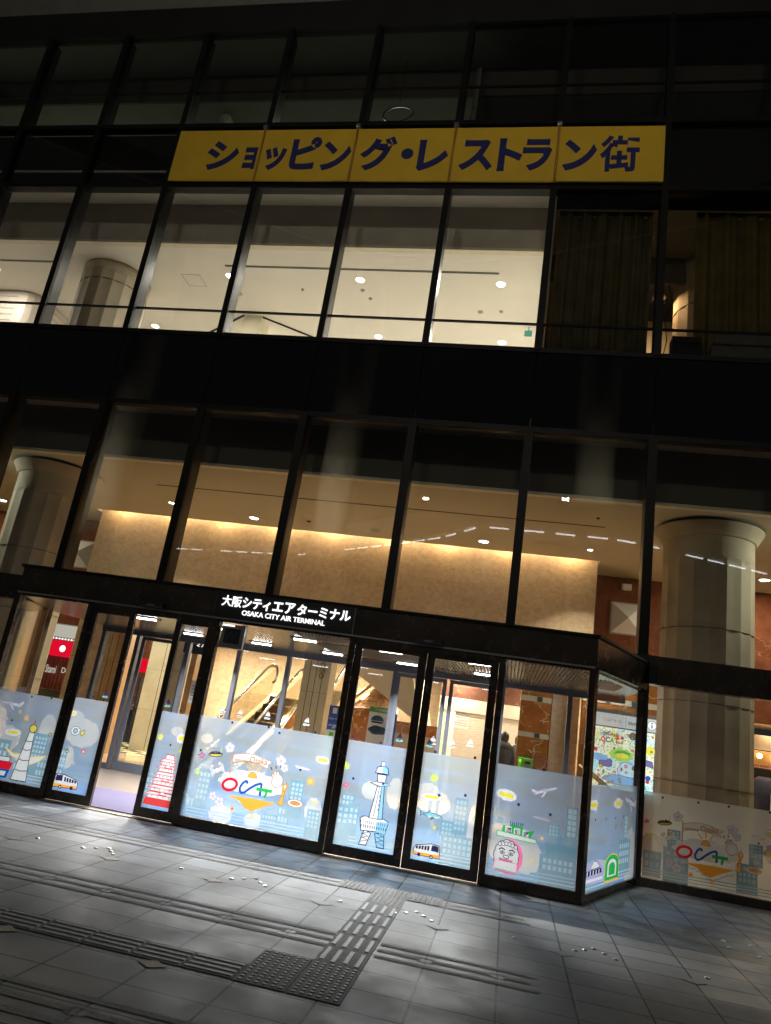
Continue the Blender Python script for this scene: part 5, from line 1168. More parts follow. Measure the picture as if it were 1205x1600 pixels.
for k in range(4): a.line([(0.045, 0.06-0.014*k), (0.085, 0.06-0.014*k)], 0.004, 'steel')
a.done('pictogram', t)
# illuminated name sign
sg = thing('illuminated_sign', 'lit white lettering of the terminal name in Japanese and English on the dark canopy', 'sign', (0.95, VY-0.05, 2.58))
SF = Frame((0, VY-0.060, 0), (1, 0, 0), (0, -1, 0))
B('sign_panel', 'sticker_black', sg, 0.055, 1.812, VY-0.060, VY-0.041, 2.395, 2.712); B('end_strip', 'steel_grey', sg, 1.812, 1.818, VY-0.066, VY-0.041, 2.395, 2.712); B('end_strip', 'bulkhead_dark', sg, 0.049, 0.055, VY-0.066, VY-0.041, 2.395, 2.712)
for (s_, a_, b_) in (('大阪', 0.13, 0.385), ('シティ', 0.40, 0.755), ('エア', 0.79, 1.07), ('ターミナル', 1.10, 1.765)):
    text(s_, SF, a_, b_, 2.535, 2.668, 'letter_white', 'lettering', sg, bold=0.012 if s_ == '大阪' else 0.022, depth=0.012, off=0.002)
text('OSAKA CITY AIR TERMINAL', SF, 0.415, 1.465, 2.448, 2.508, 'letter_white', 'lettering', sg, bold=0.010, depth=0.012, off=0.002)
# yellow banner
yb_ = thing('yellow_sign', 'long dark-yellow sign with navy Japanese lettering across the upper facade', 'sign', (0.9, -0.12, 11.1))
for (a_, b_) in ((-3.54, -1.80), (-1.80, 0.0), (0.0, 1.8), (1.8, 3.6), (3.6, 5.36)):
    B('sign_panel', 'sign_yellow', yb_, a_+0.012, b_-0.012, -0.13, -0.09, 10.555, 11.70)
for x in (-1.8, 0, 1.8, 3.6):
    mb = MB(); mb.tube([(x, -0.145, 10.53), (x, -0.145, 11.74)], 0.022, 10); mb.build('sign_rail', 'sign_orange', yb_, True)
    B('clamp', 'steel_grey', yb_, x-0.04, x+0.04, -0.18, -0.09, 11.705, 11.78, bevel=0.008)
YF = Frame((0, -0.1305, 0), (1, 0, 0), (0, -1, 0))
for (s_, a_, b_, c_, d_) in (('シ', -2.86, -2.22, 10.78, 11.45), ('ョ', -2.10, -1.86, 10.80, 11.30), ('ッ', -1.70, -1.28, 10.78, 11.30), ('ピ', -1.20, -0.64, 10.79, 11.52), ('ン', -0.60, -0.05, 10.77, 11.42), ('グ', 0.12, 0.78, 10.77, 11.52), ('・', 0.88, 1.10, 11.02, 11.25), ('レ', 1.18, 1.73, 10.76, 11.44),
        ('ス', 1.93, 2.52, 10.77, 11.43), ('ト', 2.60, 3.02, 10.76, 11.46), ('ラ', 3.02, 3.52, 10.77, 11.44), ('ン', 3.70, 4.26, 10.77, 11.42), ('街', 4.31, 4.95, 10.75, 11.50)):
    text(s_, YF, a_, b_, c_, d_, 'sign_navy', 'lettering', yb_, bold=0.026 if s_ == '街' else 0.042, depth=0.004, off=0.001)

# ================================================================== INSIDE THE LOBBY
def pier(x0, x1, y0, y1, z1, mat, label, joints=(), extra=None):
    t = thing('stone_pier', label, 'pier', ((x0+x1)/2, (y0+y1)/2, 0)); B('body', mat, t, x0, x1, y0, y1, 0.012, z1)
    for j in joints: B('joint', 'joint_dark', t, j-0.006, j+0.006, y0-0.003, y0-0.0005, 0.05, z1)
    for z in (0.9, 1.8, 2.7): 
        if z < z1: B('joint', 'joint_dark', t, x0, x1, y0-0.002, y0-0.0006, z, z+0.004)
    return t
pier(-5.3, -4.47, 3.5, 4.1, 2.95, 'travertine_pale', 'mottled stone pier behind the left sliding leaf')
pier(-4.45, -4.17, 3.5, 4.1, 2.95, 'wood_panel', 'tan panelled pier with a dark vertical joint behind the left sliding leaf', (-4.31,))
pier(-4.60, -4.10, 5.5, 6.1, 2.98, 'pier_stone', 'tall cream stone pier seen through the open doorway', (-4.22,))
pier(-2.98, -2.70, 3.4, 3.8, 2.95, 'pier_stone', 'slim cream pier right of the open doorway')
pier(-2.56, -2.44, 3.3, 3.5, 2.95, 'wood_panel', 'slim tan timber pier beside the hanging station sign')
pm = pier(-0.44, 0.12, 4.0, 4.5, 2.97, 'pier_stone', 'beige pier with three dark joints and brass numerals behind the logo window', (-0.30, -0.17, -0.03))
for i, zz in enumerate((2.36, 2.24, 2.13)): mb = MB(); mb.tube([(-0.05+0.045*math.cos(t_), 3.985, zz+0.045*math.sin(t_)) for t_ in [math.pi*2*j/12 for j in range(13)]], 0.012, 6); mb.build('brass_numeral', 'brass', pm, True)
pier(-8.95, -8.6, 5.8, 6.2, 2.98, 'wood_panel', 'narrow tan pier beside the red shop signs at far left')
mt, nt, out = newmat('painted_light_grid')
b = nd(nt, 'ShaderNodeBsdfPrincipled', Roughness=0.12); ck = nd(nt, 'ShaderNodeTexChecker', Scale=3.2); lk(nt, coords(nt), ck.inputs['Vector'])
ck.inputs['Color1'].default_value = (0.80, 0.72, 0.42, 1); ck.inputs['Color2'].default_value = (0.07, 0.07, 0.05, 1); lk(nt, ck.outputs['Color'], b.inputs['Base Color']); lk(nt, b.outputs[0], out.inputs[0])
B('painted_light_grid', 'painted_light_grid', bld, -7.2, -3.4, 4.4, 7.6, 0.011, 0.0145)
# shops
def redshop(x0, x1, zs0, zs1, y, label, txt):
    t = thing('red_shop_sign', label, 'shop sign', ((x0+x1)/2, y, zs0)); B('box', 'sign_red', t, x0, x1, y, y+0.12, zs0, zs1)
    mb = MB(); mb.lathe(((x0+x1)/2-0.02, y-0.002, (zs0+zs1)/2), [(0.085, 0), (0.085, 0.0015)], 20); o = mb.build('lit_emblem', 'sign_white', t)
    o.rotation_euler = (0, 0, 0)
    # turn the emblem disc to face the street
    me = o.data; cx_, cy2, cz = (x0+x1)/2-0.02, y-0.002, (zs0+zs1)/2
    for v in me.vertices: dx, dz = v.co.x-cx_, v.co.y-cy2; h = v.co.z-cz; v.co = (cx_+dx, cy2-h, cz+dz)
    return t
redshop(-8.26, -7.41, 1.80, 2.21, 7.0, 'glowing red shop sign with white emblem at far left', '')
redshop(-6.02, -5.30, 1.72, 2.06, 7.0, 'glowing red shop sign with white emblem seen through the open doorway', '')
t = thing('bakery_front', 'cream shop front panel with a row of small bulbs above the left red sign', 'shop front', (-7.9, 7.1, 0))
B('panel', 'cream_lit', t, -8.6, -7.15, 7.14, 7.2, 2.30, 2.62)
mb = MB()
for i in range(14): mb.lathe((-8.45+0.09*i, 7.10, 2.235), [(0.02, 0), (0.028, 0.02), (0.012, 0.045)], 8)
mb.build('bulb_row', 'sign_white', t)
B('counter', 'bulkhead_dark', t, -8.6, -5.2, 7.2, 7.6, 0.012, 0.95); B('shop_interior', 'marble_brown', t, -9.5, -4.7, 8.2, 8.3, 0.012, 2.98)
nr = thing('noren_curtain', 'maroon shop curtain with cream script hanging under the left red sign', 'curtain', (-7.9, 7.05, 0.95))
for (a_, b_) in ((-8.25, -7.86), (-7.84, -7.42)):
    mb = MB(); n = 24
    for z in (0.96, 1.79):
        for i in range(n+1): x = a_+(b_-a_)*i/n; mb.v.append((x, 7.05+0.012*math.sin(x*60), z))
    for i in range(n): mb.f.append((i, i+1, n+2+i, n+1+i)); mb.mi.append(0)
    o = mb.build('cloth', 'maroon_cloth', nr, True); s_ = o.modifiers.new('s', 'SOLIDIFY'); s_.thickness = 0.005
text('Stami', Frame((0, 7.03, 0), (1, 0, 0), (0, -1, 0)), -8.20, -7.90, 1.36, 1.56, 'cream_lit', 'lettering', nr, bold=0.02, depth=0); text('Do', Frame((0, 7.03, 0), (1, 0, 0), (0, -1, 0)), -7.74, -7.52, 1.40, 1.54, 'cream_lit', 'lettering', nr, bold=0.02, depth=0)
area('shop_lamp', (-7.8, 7.6, 2.9), 0.5, 26, (1.0, 0.75, 0.5)); area('shop_lamp', (-5.6, 7.7, 2.9), 0.4, 16, (1.0, 0.75, 0.5))
t = thing('shop_shelf', 'low shelf of small golden bread loaves in the shop beyond the open doorway', 'shelf', (-6.2, 7.3, 0)); B('shelf_board', 'wood_panel', t, -6.6, -5.5, 7.05, 7.35, 0.78, 0.82); B('shelf_side', 'step_metal', t, -6.6, -6.56, 7.05, 7.35, 0.012, 1.6); B('shelf_side', 'step_metal', t, -5.54, -5.5, 7.05, 7.35, 0.012, 1.6)
for i in range(6): mb = MB(); mb.lathe((-6.45+0.17*i, 7.18, 0.82), [(0.04, 0), (0.07, 0.03), (0.05, 0.08), (0.01, 0.10)], 10); mb.build('loaf', 'gold_metal' if i % 2 else 'wood_panel', t, True)
t = thing('figurine_display', 'white swirl-shaped ornament on a blue stand inside the doorway shop', 'ornament', (-5.7, 6.9, 0.8)); mb = MB(); mb.tube([(-5.72+0.08*math.sin(i*0.9), 6.9, 1.28+0.045*i) for i in range(9)], [0.015, 0.03, 0.045, 0.05, 0.05, 0.045, 0.04, 0.03, 0.02], 8); mb.build('swirl', 'sign_white', t, True); B('screen', 'screen_blue', t, -5.80, -5.58, 6.95, 6.99, 0.95, 1.22); B('stand', 'navy_cloth', t, -5.78, -5.60, 6.92, 7.04, 0.012, 0.95)
# hanging station sign
t = thing('post_sign', 'dark sign on two posts ending in white katakana seen over the right sliding leaf', 'sign', (-2.2, 3.0, 2.3)); B('panel', 'navy_cloth', t, -2.62, -2.04, 3.0, 3.05, 2.16, 2.46); B('post', 'steel_grey', t, -2.60, -2.57, 3.01, 3.04, 0.012, 2.16); B('post', 'steel_grey', t, -2.08, -2.05, 3.01, 3.04, 0.012, 2.16)
text('ミナル', Frame((0, 2.998, 0), (1, 0, 0), (0, -1, 0)), -2.36, -2.10, 2.30, 2.40, 'sign_white', 'lettering', t, bold=0.02, depth=0)
t = thing('notice_board', 'white notice sheet on a stand behind the right sliding leaf', 'notice board', (-2.0, 2.6, 0)); B('sheet', 'white_poster', t, -2.12, -1.90, 2.6, 2.62, 1.25, 1.66); B('stand', 'steel_grey', t, -2.03, -1.99, 2.62, 2.65, 0.03, 1.5); B('foot', 'steel_grey', t, -2.15, -1.87, 2.52, 2.76, 0.012, 0.03)
for i in range(5): B('text_line', 'blue_paint', t, -2.09, -1.93-0.02*(i % 3), 2.597, 2.5995, 1.56-0.06*i, 1.57-0.06*i)
# escalators
def escalator(x0, x1, ya, yb2, za, zb, label):
    t = thing('escalator', label, 'escalator', ((x0+x1)/2, ya, 0.012))
    sl = (zb-za)/(yb2-ya)
    for x in (x0, x1):
        s_ = 1 if x == x1 else -1
        P_ = []
        n = 10
        for i in range(n+1): th = -math.pi/2-math.pi*i/n; P_.append((x, ya-0.35+0.22*math.cos(th), za+0.52+0.22*math.sin(th)))
        P_ += [(x, ya-0.1, za+0.74), (x, ya+0.15, za+0.77), (x, ya+0.5, za+0.77+sl*0.4)]
        P_ += [(x, yb2-0.3, zb+0.66), (x, yb2, zb+0.74), (x, yb2+0.3, zb+0.74)]
        for i in range(n+1): th = math.pi/2-math.pi*i/n; P_.append((x, yb2+0.3+0.2*math.cos(th), zb+0.54+0.2*math.sin(th)))
        mb = MB(); mb.tube(P_, 0.032, 8); mb.build('handrail', 'handrail_rubber', t, True)
        mb = MB(); mb.tube([(p[0], p[1], p[2]-0.045) for p in P_[n+1:n+7]], 0.014, 6); mb.build('handrail_guide', 'gold_metal', t, True)
        mb = MB(); e = 0.006
        mb.hexa([(x-e, ya-0.3, za+0.085), (x+e, ya-0.3, za+0.085), (x+e, yb2+0.35, zb+0.085), (x-e, yb2+0.35, zb+0.085), (x-e, ya-0.3, za+0.68), (x+e, ya-0.3, za+0.68), (x+e, yb2+0.35, zb+0.68), (x-e, yb2+0.35, zb+0.68)]); mb.build('balustrade_glass', 'rail_glass', t)
        mb = MB(); w = 0.07
        mb.hexa([(x-w, ya-0.35, 0.012), (x+w, ya-0.35, 0.012), (x+w, yb2+0.6, zb-0.35), (x-w, yb2+0.6, zb-0.35), (x-w, ya-0.35, za+0.08), (x+w, ya-0.35, za+0.08), (x+w, yb2+0.6, zb+0.08), (x-w, yb2+0.6, zb+0.08)]); mb.build('skirt', 'gold_metal', t)
        mb = MB(); mb.hexa([(x-s_*-0.075-0.004, ya-0.35, 0.012), (x-s_*-0.075+0.004, ya-0.35, 0.012), (x-s_*-0.075+0.004, yb2+0.6, zb-0.34), (x-s_*-0.075-0.004, yb2+0.6, zb-0.34), (x-s_*-0.075-0.004, ya-0.35, za+0.04), (x-s_*-0.075+0.004, ya-0.35, za+0.04), (x-s_*-0.075+0.004, yb2+0.6, zb+0.04), (x-s_*-0.075-0.004, yb2+0.6, zb+0.04)]); mb.build('side_cladding', 'orange_side', t)
    mb = MB(); n = int((zb-za)/0.2); 
    for i in range(n+1):
        y = ya+0.2+i*(yb2-ya-0.2)/max(1, n); z = za+i*(zb-za)/max(1, n)
        mb.box(x0+0.08, x1-0.08, y, y+(yb2-ya)/n, z-0.18, z+0.012)
    mb.build('steps', 'step_metal', t)
    B('landing_plate', 'step_metal', t, x0+0.08, x1-0.08, yb2+0.2, yb2+1.6, zb-0.05, zb+0.01)
    return t
escalator(-2.12, -1.32, 3.6, 7.0, 0.0, 1.62, 'escalator with dark steps and gold skirts rising behind the logo window, left of the pair')
escalator(-1.02, -0.52, 4.6, 8.4, 0.0, 2.0, 'narrow escalator partly hidden by the beige pier, right of the pair')
B('landing', 'travertine_pale', bld, -2.4, -0.4, 9.3, 10.5, 0.012, 1.6)
# sloping soffits and orange flank of the next flight
t = thing('stair_flight', 'cream sloping underside of a stair flight with orange marble flank behind the right doors', 'stairs', (1.0, 6.0, 0))
mb = MB(); mb.hexa([(0.30, 6.0, 2.35), (1.7, 6.0, 1.55), (1.7, 8.5, 1.55), (0.30, 8.5, 2.35), (0.30, 6.0, 3.0), (1.7, 6.0, 3.0), (1.7, 8.5, 3.0), (0.30, 8.5, 3.0)]); mb.build('soffit', 'ceiling_paint', t)
mb = MB(); mb.hexa([(0.42, 4.9, 0.012), (0.86, 4.9, 0.012), (0.86, 8.0, 0.012), (0.42, 8.0, 0.012), (0.42, 4.9, 1.62), (0.86, 4.9, 1.66), (0.86, 8.0, 2.3), (0.42, 8.0, 2.3)]); mb.build('flank', 'marble_orange', t)
mb = MB(); mb.tube([(0.40, 4.8, 1.72), (0.40, 8.0, 2.45)], 0.04, 8); mb.build('handrail', 'gold_metal', t, True)
mb = MB(); mb.hexa([(1.72, 5.8, 1.3), (1.85, 5.8, 1.3), (1.85, 8.5, 1.3), (1.72, 8.5, 1.3), (1.30, 5.8, 3.0), (1.42, 5.8, 3.0), (1.42, 8.5, 3.0), (1.30, 8.5, 3.0)]); mb.build('cream_stringer', 'cream_trim', t)
B('base_wall', 'cream_trim', t, 0.9, 2.2, 6.0, 6.1, 0.012, 1.5); B('orange_band', 'marble_orange', t, 0.9, 2.2, 5.98, 5.998, 1.25, 1.50)
t = thing('guide_poster', 'tall blue and pale green direction poster on the inner glass post', 'poster', (0.58, 3.0, 0)); B('panel', 'white_poster', t, 0.47, 0.68, 3.0, 3.03, 0.60, 1.60); B('blue_top', 'blue_paint', t, 0.472, 0.678, 2.995, 2.9995, 1.17, 1.598); B('green_field', 'pale_green', t, 0.472, 0.678, 2.995, 2.9995, 0.61, 1.165); B('pictogram', 'white_poster', t, 0.54, 0.62, 2.990, 2.9945, 1.46, 1.56)
B('green_pictogram', 'green_paint', t, 0.535, 0.62, 2.990, 2.9945, 1.03, 1.13); B('foot', 'steel_grey', t, 0.45, 0.70, 2.9, 3.13, 0.012, 0.03); B('pole', 'steel_grey', t, 0.565, 0.585, 3.03, 3.05, 0.03, 0.9)
text('↑2F', Frame((0, 2.994, 0), (1, 0, 0), (0, -1, 0)), 0.50, 0.65, 1.20, 1.27, 'white_poster', 'lettering', t, bold=0.02, depth=0); text('エスカレーター', Frame((0, 2.994, 0), (1, 0, 0), (0, -1, 0)), 0.49, 0.66, 1.35, 1.39, 'white_poster', 'lettering', t, bold=0.02, depth=0)
for i in range(4): B('text_line', 'green_paint', t, 0.49, 0.66-0.02*(i % 2), 2.992, 2.9945, 0.93-0.06*i, 0.94-0.06*i)
t = thing('photo_booth_sign', 'white stand sign with green head and blue ship picture behind the closed doors', 'stand sign', (1.2, 4.0, 0)); B('panel', 'white_poster', t, 1.03, 1.40, 4.0, 4.05, 0.1, 1.60); B('green_head', 'green_paint', t, 1.03, 1.40, 3.995, 4.05, 1.60, 1.70); B('foot', 'steel_grey', t, 0.98, 1.45, 3.85, 4.2, 0.012, 0.04); B('leg', 'steel_grey', t, 1.19, 1.24, 4.0, 4.05, 0.04, 0.1)
text('プロ写真館', Frame((0, 3.994, 0), (1, 0, 0), (0, -1, 0)), 1.13, 1.38, 1.62, 1.68, 'white_poster', 'lettering', t, bold=0.01, depth=0)
a = Art(Frame((0, 4.0, 0), (1, 0, 0), (0, -1, 0)), 1.21, 1.40, 1.0, base=0.002); a.poly([(0.12*math.cos(math.pi*i/14), 0.05+0.09*math.sin(math.pi*i/14)) for i in range(15)], 'steel', 'blue', 0.004); a.poly([(-0.13, 0.03), (0.13, 0.03), (0.10, 0.0), (-0.10, 0.0)], 'blue'); a.poly(blob(0.02, -0.13, 0.15, 0.07, 5, 0.2, 40), 'steel', 'ink', 0.004); a.poly(blob(-0.02, -0.12, 0.08, 0.035, 5, 0.2, 40), 'cloud', 'ink', 0.003); a.done('picture', t)
t = thing('blue_banner', 'narrow blue banner beside the white stand sign', 'banner', (1.52, 3.9, 0)); B('cloth', 'blue_paint', t, 1.46, 1.60, 3.9, 3.93, 0.3, 1.62); B('cap', 'sign_white', t, 1.44, 1.60, 3.88, 3.95, 1.62, 1.72); B('foot', 'steel_grey', t, 1.4, 1.66, 3.8, 4.02, 0.012, 0.03); B('pole', 'steel_grey', t, 1.52, 1.54, 3.93, 3.95, 0.03, 1.6)
# shuttered shop and people
t = thing('rolling_shutter', 'closed beige roll shutter under a brown marble lintel in the inner hall', 'shutter', (2.9, 9.0, 0)); B('lintel', 'marble_brown', t, 1.9, 4.7, 8.98, 9.1, 2.30, 3.0); B('cream_band', 'shutter_paint', t, 1.9, 4.7, 8.95, 9.1, 1.97, 2.30); B('jamb', 'white_paint', t, 2.22, 2.34, 8.96, 9.1, 0.012, 1.97); B('side_panel', 'pale_green', t, 1.9, 2.22, 8.98, 9.1, 0.012, 1.97)
mb = MB(); z = 0.02
while z < 1.95: mb.hexa([(2.34, 8.99, z), (4.7, 8.99, z), (4.7, 9.05, z), (2.34, 9.05, z), (2.34, 9.012, z+0.055), (4.7, 9.012, z+0.055), (4.7, 9.05, z+0.055), (2.34, 9.05, z+0.055)]); z += 0.058
mb.build('slats', 'shutter_paint', t)
def person(x, y, h, label, face=0.0, coat='black_cloth'):
    t = thing('person', label, 'person', (x, y, 0.012)); k = h/1.65
    V = {'pel': (0, 0, 0.92), 'wai': (0, 0, 1.06), 'che': (0, 0, 1.26), 'nek': (0, 0.0, 1.42), 'hea': (0, 0.01, 1.50), 'top': (0, 0.0, 1.60),
         'ls': (-0.17, 0, 1.36), 'le': (-0.23, 0.02, 1.10), 'lw': (-0.20, -0.10, 0.90), 'rs': (0.17, 0, 1.36), 're': (0.23, 0.02, 1.10), 'rw': (0.19, -0.10, 0.90),
         'lh': (-0.09, 0, 0.86), 'lk': (-0.10, -0.02, 0.48), 'la': (-0.10, 0.02, 0.08), 'lt': (-0.11, -0.13, 0.03), 'rh': (0.09, 0, 0.86), 'rk': (0.10, -0.02, 0.48), 'ra': (0.10, 0.02, 0.08), 'rt': (0.11, -0.13, 0.03)}
    Rr = {'pel': .15, 'wai': .135, 'che': .165, 'nek': .055, 'hea': .085, 'top': .075, 'ls': .07, 'le': .05, 'lw': .035, 'rs': .07, 're': .05, 'rw': .035, 'lh': .10, 'lk': .065, 'la': .045, 'lt': .04, 'rh': .10, 'rk': .065, 'ra': .045, 'rt': .04}
    E_ = [('pel', 'wai'), ('wai', 'che'), ('che', 'nek'), ('nek', 'hea'), ('hea', 'top'), ('che', 'ls'), ('ls', 'le'), ('le', 'lw'), ('che', 'rs'), ('rs', 're'), ('re', 'rw'), ('pel', 'lh'), ('lh', 'lk'), ('lk', 'la'), ('la', 'lt'), ('pel', 'rh'), ('rh', 'rk'), ('rk', 'ra'), ('ra', 'rt')]
    # short finger chains
    for s_, w_ in ((-1, 'lw'), (1, 'rw')):
        b = V[w_]
        V[w_+'p'] = (b[0], b[1]-0.03, b[2]-0.07); Rr[w_+'p'] = 0.028; E_.append((w_, w_+'p'))
        for i in range(5):
            o_ = (i-2)*0.014; n1, n2 = w_+'f%d' % i, w_+'g%d' % i; L_ = (0.035, 0.05, 0.055, 0.05, 0.04)[i]
            V[n1] = (b[0]+s_*0.0+o_, b[1]-0.04, b[2]-0.09-L_*0.6); V[n2] = (b[0]+o_, b[1]-0.06, b[2]-0.09-L_*1.3); Rr[n1] = 0.009; Rr[n2] = 0.007; E_ += [(w_+'p', n1), (n1, n2)]
    names = list(V); c, s2 = math.cos(face), math.sin(face)
    me = bpy.data.meshes.new('body'); me.from_pydata([(x+k*(V[n][0]*c-V[n][1]*s2), y+k*(V[n][0]*s2+V[n][1]*c), 0.012+k*V[n][2]) for n in names], [(names.index(a_), names.index(b_)) for a_, b_ in E_], [])
    o = bpy.data.objects.new('body', me); COL.objects.link(o); o.parent = t; o.matrix_parent_inverse = parent_inv(t)
    sk = o.modifiers.new('skin', 'SKIN'); sk.use_smooth_shade = True
    for i, n in enumerate(names): me.skin_vertices[0].data[i].radius = (Rr[n]*k, Rr[n]*k*(0.72 if n in ('pel', 'wai', 'che') else 1)); me.skin_vertices[0].data[i].use_root = (n == 'pel')
    sb = o.modifiers.new('sub', 'SUBSURF'); sb.levels = 1; sb.render_levels = 1
    me.materials.append(MATS['skin'])
    mb = MB(); prof = [(0.235, 0.62), (0.21, 0.80), (0.185, 1.05), (0.215, 1.25), (0.20, 1.36), (0.12, 1.43), (0.07, 1.45)]
    mb.lathe((0, 0, 0), prof, 20, capt=False, capb=False); mb.v = [(x+k*v[0], y+k*v[1]*0.72, 0.012+k*v[2]) for v in mb.v]; mb.build('coat', coat, t, True)
    for sgn in (-1, 1):
        mb = MB(); mb.tube([(x+k*sgn*0.17, y, 0.012+k*1.37), (x+k*sgn*0.235, y+0.02*k, 0.012+k*1.10), (x+k*sgn*0.205, y-0.10*k, 0.012+k*0.91)], [0.082*k, 0.07*k, 0.055*k], 10); mb.build('sleeve', coat, t, True)
        mb = MB(); mb.tube([(x+k*sgn*0.09, y, 0.012+k*0.88), (x+k*sgn*0.10, y-0.02*k, 0.012+k*0.48), (x+k*sgn*0.10, y+0.02*k, 0.012+k*0.06)], [0.115*k, 0.085*k, 0.07*k], 10); mb.build('trouser_leg', 'black_cloth', t, True)
    mb = MB(); mb.lathe((0, 0, 0), [(0.086, 1.46), (0.104, 1.52), (0.108, 1.58), (0.09, 1.64), (0.04, 1.675), (0.005, 1.68)], 18, capt=False); mb.v = [(x+k*v[0]*0.9, y+k*(v[1]+0.022), 0.012+k*(v[2]-0.01)) for v in mb.v]; mb.build('hair', 'hair', t, True)
    return t
person(3.66, 6.2, 1.60, 'person in a dark coat standing before the beige shutter, left one', 0.3)
person(3.98, 7.4, 1.56, 'person in dark clothes half hidden by the orange marble pillar', -0.2, 'navy_cloth')
# marble pillar and telephone
t = thing('marble_pillar', 'orange veined marble pillar with cream bands beside a travertine wall', 'pillar', (4.2, 4.3, 0))
zz = [0.012, 0.86, 0.95, 1.575, 1.665, 2.235, 2.335, 2.97]
for i in range(7):
    if i % 2 == 0: B('marble_block', 'marble_orange', t, 3.90, 4.47, 4.02, 4.6, zz[i], zz[i+1])
    else: B('cream_band', 'cream_trim', t, 3.895, 4.475, 4.015, 4.6, zz[i], zz[i+1]); B('teal_square', 'teal_inset', t, 4.20, 4.30, 4.010, 4.0145, zz[i]+0.005, zz[i+1]-0.005)
B('flank_wall', 'travertine_pale', t, 4.48, 4.98, 4.0, 4.6, 0.012, 2.97)
t = thing('public_telephone', 'bright green public telephone in front of the orange marble pillar', 'telephone', (4.08, 3.9, 0.86))
mb = MB(); mb.box(3.95, 4.21, 3.84, 3.98, 0.86, 1.20); mb.build('case', 'phone_green', t, bevel=0.015); B('keypad', 'steel_grey', t, 4.06, 4.18, 3.832, 3.8395, 0.98, 1.15); B('screen', 'joint_dark', t, 4.07, 4.17, 3.830, 3.8315, 1.10, 1.14); B('coin_slot', 'joint_dark', t, 4.12, 4.18, 3.834, 3.8395, 0.89, 0.94)
mb = MB(); mb.tube([(3.985, 3.80, 0.92), (3.985, 3.775, 1.0), (3.985, 3.775, 1.08), (3.985, 3.80, 1.16)], [0.03, 0.016, 0.016, 0.03], 8); mb.build('handset', 'phone_green', t, True); mb = MB(); mb.tube([(3.985, 3.80, 0.90), (3.96, 3.78, 0.80), (4.05, 3.80, 0.78), (4.1, 3.86, 0.87)], 0.008, 6); mb.build('cord', 'joint_dark', t, True)
t = thing('telephone_stand', 'pale shelf stand carrying the green public telephone', 'stand', (4.08, 3.9, 0)); B('shelf', 'white_paint', t, 3.88, 4.30, 3.76, 4.0, 0.82, 0.86); B('leg', 'steel_grey', t, 4.05, 4.12, 3.86, 3.93, 0.04, 0.82); B('foot', 'steel_grey', t, 3.93, 4.24, 3.78, 3.99, 0.012, 0.04)
# information board on its marble wall
t = thing('marble_screen_wall', 'low orange marble wall with cream band carrying the picture map', 'wall', (5.7, 3.6, 0)); B('body', 'marble_orange', t, 4.99, 6.35, 3.60, 3.80, 0.012, 2.97); B('cream_band', 'cream_trim', t, 4.99, 6.35, 3.592, 3.5995, 2.36, 2.46); B('teal_square', 'teal_inset', t, 5.40, 5.48, 3.588, 3.5915, 2.365, 2.455); B('teal_square', 'teal_inset', t, 5.85, 5.93, 3.588, 3.5915, 2.365, 2.455)
t = thing('map_board', 'backlit colourful picture map with white information header beside the column', 'information board', (5.7, 3.5, 0.9))
B('case', 'steel_grey', t, 5.14, 6.28, 3.50, 3.58, 0.88, 2.26); B('map_face', 'illustrated_map', t, 5.17, 6.25, 3.492, 3.4995, 0.93, 1.95); B('header', 'board_white', t, 5.15, 6.27, 3.485, 3.4995, 1.97, 2.19)
BF = Frame((0, 3.484, 0), (1, 0, 0), (0, -1, 0))
a = Art(BF, 5.42, 2.08, 1.0, base=0.001, pal=EPR)
a.line([(-0.03+0.028*math.cos(i/16*6.283), 0.022*math.sin(i/16*6.283)) for i in range(17)], 0.008, 'red'); a.done('emblem', t)
text('CAT', BF, 5.435, 5.53, 2.055, 2.105, 'blue_paint', 'lettering', t, bold=0.0, depth=0, off=0.002); text('モール', BF, 5.55, 5.67, 2.05, 2.10, 'joint_dark', 'lettering', t, bold=0.01, depth=0, off=0.002)
B('divider', 'joint_dark', t, 5.745, 5.75, 3.480, 3.4845, 1.99, 2.17); text('Information', BF, 5.79, 6.08, 2.035, 2.105, 'joint_dark', 'lettering', t, bold=0.01, depth=0, off=0.002)
a = Art(BF, 6.19, 2.08, 1.0, base=0.001, pal=EPR); a.disc(0, 0, 0.075, 'white', outline='ink', w=0.006); a.line([(0, -0.045), (0, 0.01)], 0.018, 'ink'); a.disc(0, 0.04, 0.012, 'ink'); a.done('information_symbol', t)
MF = Frame((0, 3.491, 0), (1, 0, 0), (0, -1, 0))
cols = ['yellow', 'steel', 'red', 'blue', 'orange', 'green', 'red']
for i, ch in enumerate('WELCOME'): text(ch, MF, 5.27+0.056*i, 5.325+0.056*i, 1.79-0.010*abs(i-3)+0.02, 1.86-0.010*abs(i-3)+0.02, EPR[cols[i]], 'map_lettering', t, bold=0.05, depth=0.003, off=0.001)
for i, ch in enumerate('OCAT'): text(ch, MF, 5.34+0.078*i, 5.415+0.078*i, 1.69, 1.785, EPR[['red', 'blue', 'green', 'red'][i]], 'map_lettering', t, bold=0.05, depth=0.003, off=0.001)
a = Art(MF, 5.72, 1.45, 1.0, base=0.001, pal=EPR)
a.poly(blob(-0.02, 0.06, 0.19, 0.10, 9, 0.12, 60), 'lime'); a.poly(blob(0.0, 0.08, 0.12, 0.05, 7, 0.15, 60), 'green'); a.poly(blob(0.0, 0.05, 0.10, 0.035, 6, 0.2, 40), 'yellow')
